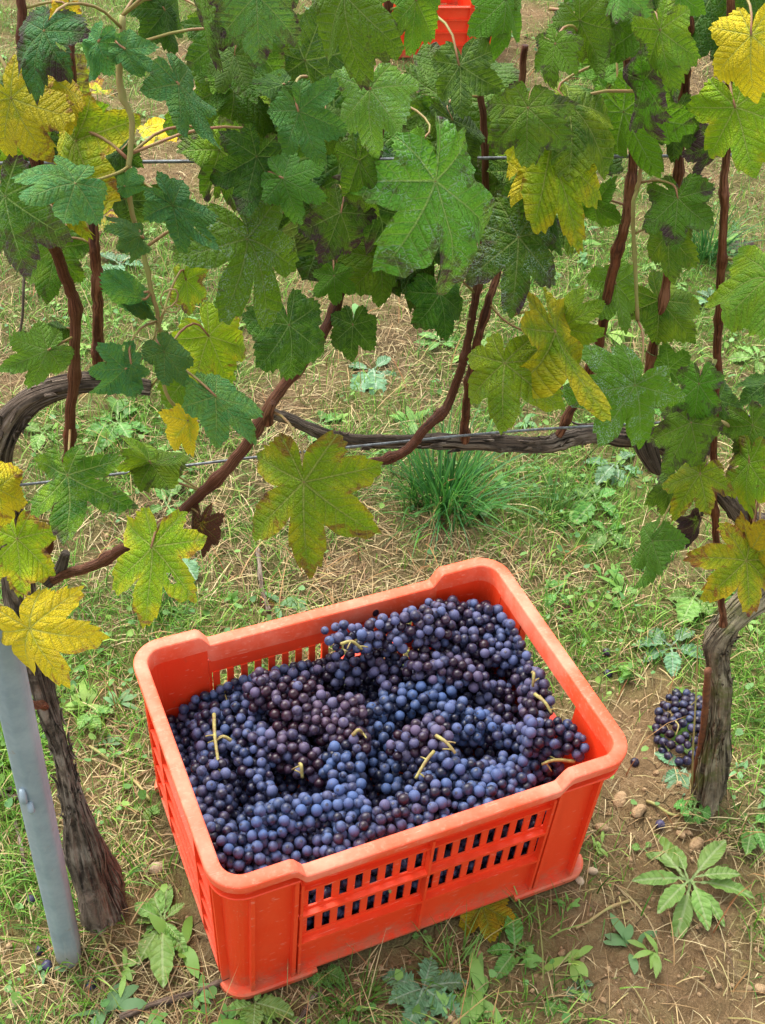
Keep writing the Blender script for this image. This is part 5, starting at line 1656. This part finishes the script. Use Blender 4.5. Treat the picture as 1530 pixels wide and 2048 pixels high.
# dark grass clump behind the crate and lesser ones
for px, py, n, L, w_, cols, lab in [
    (890, 1005, 290, .21, .0042, [(0.022, 0.11, 0.014), (0.045, 0.17, 0.022), (0.07, 0.22, 0.035), (0.03, 0.12, 0.03)], 'large dark green grass tussock behind the crate'),
    (1105, 1030, 90, .11, .003, [(0.05, 0.14, 0.02), (0.09, 0.21, 0.03)], 'smaller green grass tuft right of the large dark tussock'),
    (1410, 520, 110, .20, .004, [(0.025, 0.10, 0.02), (0.05, 0.16, 0.03)], 'dark grass tuft between the two right canes'),
    (715, 2015, 110, .055, .0022, [(0.06, 0.16, 0.02), (0.11, 0.25, 0.03)], 'fine green grass tuft at the bottom edge in front of the crate'),
    (20, 1520, 120, .09, .003, [(0.12, 0.28, 0.02), (0.18, 0.36, 0.04)], 'bright green grass tuft behind the metal post'),
    (320, 1215, 130, .07, .0026, [(0.05, 0.16, 0.025), (0.09, 0.22, 0.04)], 'green grass tuft under the large yellow-green leaf'),
    (900, 1945, 40, .07, .0026, [(0.10, 0.24, 0.03), (0.16, 0.30, 0.06)], 'sparse grass tuft between thistle and seedling')]:
    b = G(px, py); b[2] = float(ground_z(b[:1], b[1:2])[0])
    sp = 0.035 if n > 200 else 0.018
    x = b[0] + rng.normal(0, sp, n); y = b[1] + rng.normal(0, sp, n)
    out_az = np.arctan2(y - b[1], x - b[0]) + rng.normal(0, .5, n)
    o = blades('grass_tuft', x, y, L * (0.5 + 0.6 * rng.random(n)), w_ * (0.7 + 0.5 * rng.random(n)), np.abs(rng.normal(.45, .3, n)), pal(n, cols), M_GRASS, lab, 5, 0.9, az=out_az, kind=None, loc=b)
    tag(o, lab, 'grass tuft', 'grass tufts')

# ------------------------------------------------------------------ fallen leaves, twigs, stones
def fallen(px, py, tx, ty, params, label, seed, lift=0.006, grp='fallen vine leaves'):
    b = G(px, py); b[2] = float(ground_z(b[:1], b[1:2])[0]) + lift
    t = G(tx, ty); t[2] = float(ground_z(t[:1], t[1:2])[0]) + lift
    ax = t - b
    me = leaf_mesh('fallen_leaf', np.linalg.norm(ax), seed, params[1], params[0], 0.12, 1.4, -0.15, np.array([0.0, -0.035, 0.003]))
    o = link('fallen_leaf', me)
    o.matrix_world = frame(b, ax, (0, -0.2, 1))
    o.color = params[2:]
    tag(o, label, 'leaf', grp)


fallen(962, 1815, 985, 1890, (1.1, .35, .80, .0, .8, .1), 'yellowing fallen leaf tucked under the right front foot of the crate', 71, 0.012)
fallen(292, 262, 250, 308, (1.3, .5, .95, .12, .5, 0), 'bright yellow fallen leaf on the ground behind the left shoot', 72)
fallen(215, 455, 205, 420, (.9, .3, .9, .7, .4, 0), 'rusty curled leaf on the ground at the left behind the canes', 73)
fallen(545, 1195, 520, 1215, (.9, .3, .8, .9, .4, 0), 'small brown dead leaf in the straw behind the crate', 74)
fallen(200, 185, 180, 160, (.9, .3, .8, .6, .4, 0), 'orange-brown leaf litter piece at the far left', 75)
fallen(490, 180, 470, 150, (.9, .3, .8, .65, .4, 0), 'brown fallen leaf on the bare far soil near the top', 76)
fallen(1480, 25, 1510, 10, (.9, .3, .9, .45, .4, 0), 'orange fallen leaf on the straw at the top right', 77)
fallen(1130, 1225, 1150, 1240, (.8, .2, .6, .95, .4, 0), 'withered brown leaf right of the back crate corner', 78)
fallen(1480, 505, 1475, 530, (.7, .2, .3, 1.0, .1, 0), 'dark shrivelled leaf caught behind the right canes', 79, 0.02)

for k, (pts, r_, lab) in enumerate([
    ([(240, 2040), (330, 2005), (420, 1975), (460, 1962)], .0042, 'grey-brown twig on the soil below the crate corner'),
    ([(590, 2060), (618, 2010), (640, 1985)], .0034, 'short grey stick at the bottom edge'),
    ([(-10, 1592), (40, 1603), (90, 1612)], .0042, 'brown twig crossing behind the metal post'),
    ([(-10, 1582), (30, 1586), (70, 1600)], .003, 'thin grey twig beside the other behind the post'),
    ([(30, 1640), (48, 1720), (55, 1800)], .0024, 'thin pale stick left of the metal post'),
    ([(515, 1095), (522, 1160), (538, 1225)], .0042, 'greyish dry stalk lying in the straw behind the crate'),
    ([(1290, 1610), (1340, 1640), (1420, 1640)], .0022, 'thin dry stalk lying below the right trunk'),
    ([(180, 1500), (250, 1545), (300, 1600)], .0022, 'thin straw-coloured stalk left of the crate'),
    ([(1150, 1860), (1200, 1830), (1260, 1800)], .0020, 'pale bent stalk left of the big dandelion'),
    ([(200, 1870), (240, 1950), (300, 2040)], .0018, 'long pale stalk on the soil right of the post')]):
    P = []
    for px, py in pts:
        g = G(px, py); g[2] = float(ground_z(g[:1], g[1:2])[0]) + r_ + .002
        P.append(g)
    path = smooth_path(P, 24)
    path[:, 2] += 0.003 * np.sin(np.linspace(0, 9, 24) + k)
    v, f, uv = tube(path, r_ * (1 + 0.15 * np.sin(np.linspace(0, 20, 24))), 7)
    o = link('twig', mesh_data('twig', v - path[0], f, [M_TWIG if r_ > .0023 else M_SHOOT], True, {'bark': np.concatenate([uv, np.zeros((len(uv), 1))], 1)}), None, Vector(path[0]))
    tag(o, lab, 'twig', 'dry twigs on the ground')

for k, (px, py, r_, lab) in enumerate([
    (312, 1738, .013, 'pale rounded stone between left trunk and crate'), (35, 2005, .013, 'tan stone in the bottom left corner'), (138, 1718, .011, 'pale stone half hidden behind the post'),
    (1205, 1655, .014, 'flat tan clod right of the crate front corner'), (1390, 1690, .015, 'cracked pale clod below the right trunk'), (1360, 1672, .011, 'small pale clod beside the cracked one'),
    (1185, 1740, .010, 'small pale stone beside the crate front right foot'), (1160, 1760, .009, 'little stone touching the crate front right foot'), (1240, 1600, .018, 'brown earth clod right of the crate'),
    (1275, 1625, .016, 'rounded soil lump between crate and right trunk'), (1520, 1975, .012, 'tan clod at the right edge near the bottom'), (400, 192, .022, 'far brown clod on the bare soil at the top left'), (275, 318, .012, 'whitish pebble beside the bright yellow fallen leaf')]):
    g = G(px, py); z = float(ground_z(g[:1], g[1:2])[0])
    o = link('stone', lump_mesh('stone', r_ * .78, 40 + k, M_CLOD if 'clod' in lab or 'lump' in lab else M_STONE, .62, 11, 8), None, (g[0], g[1], z + r_ * .25))
    o.rotation_euler = (rnd.uniform(-.3, .3), rnd.uniform(-.3, .3), rnd.random() * 6)
    tag(o, lab, 'stone', 'stones and clods on the soil')
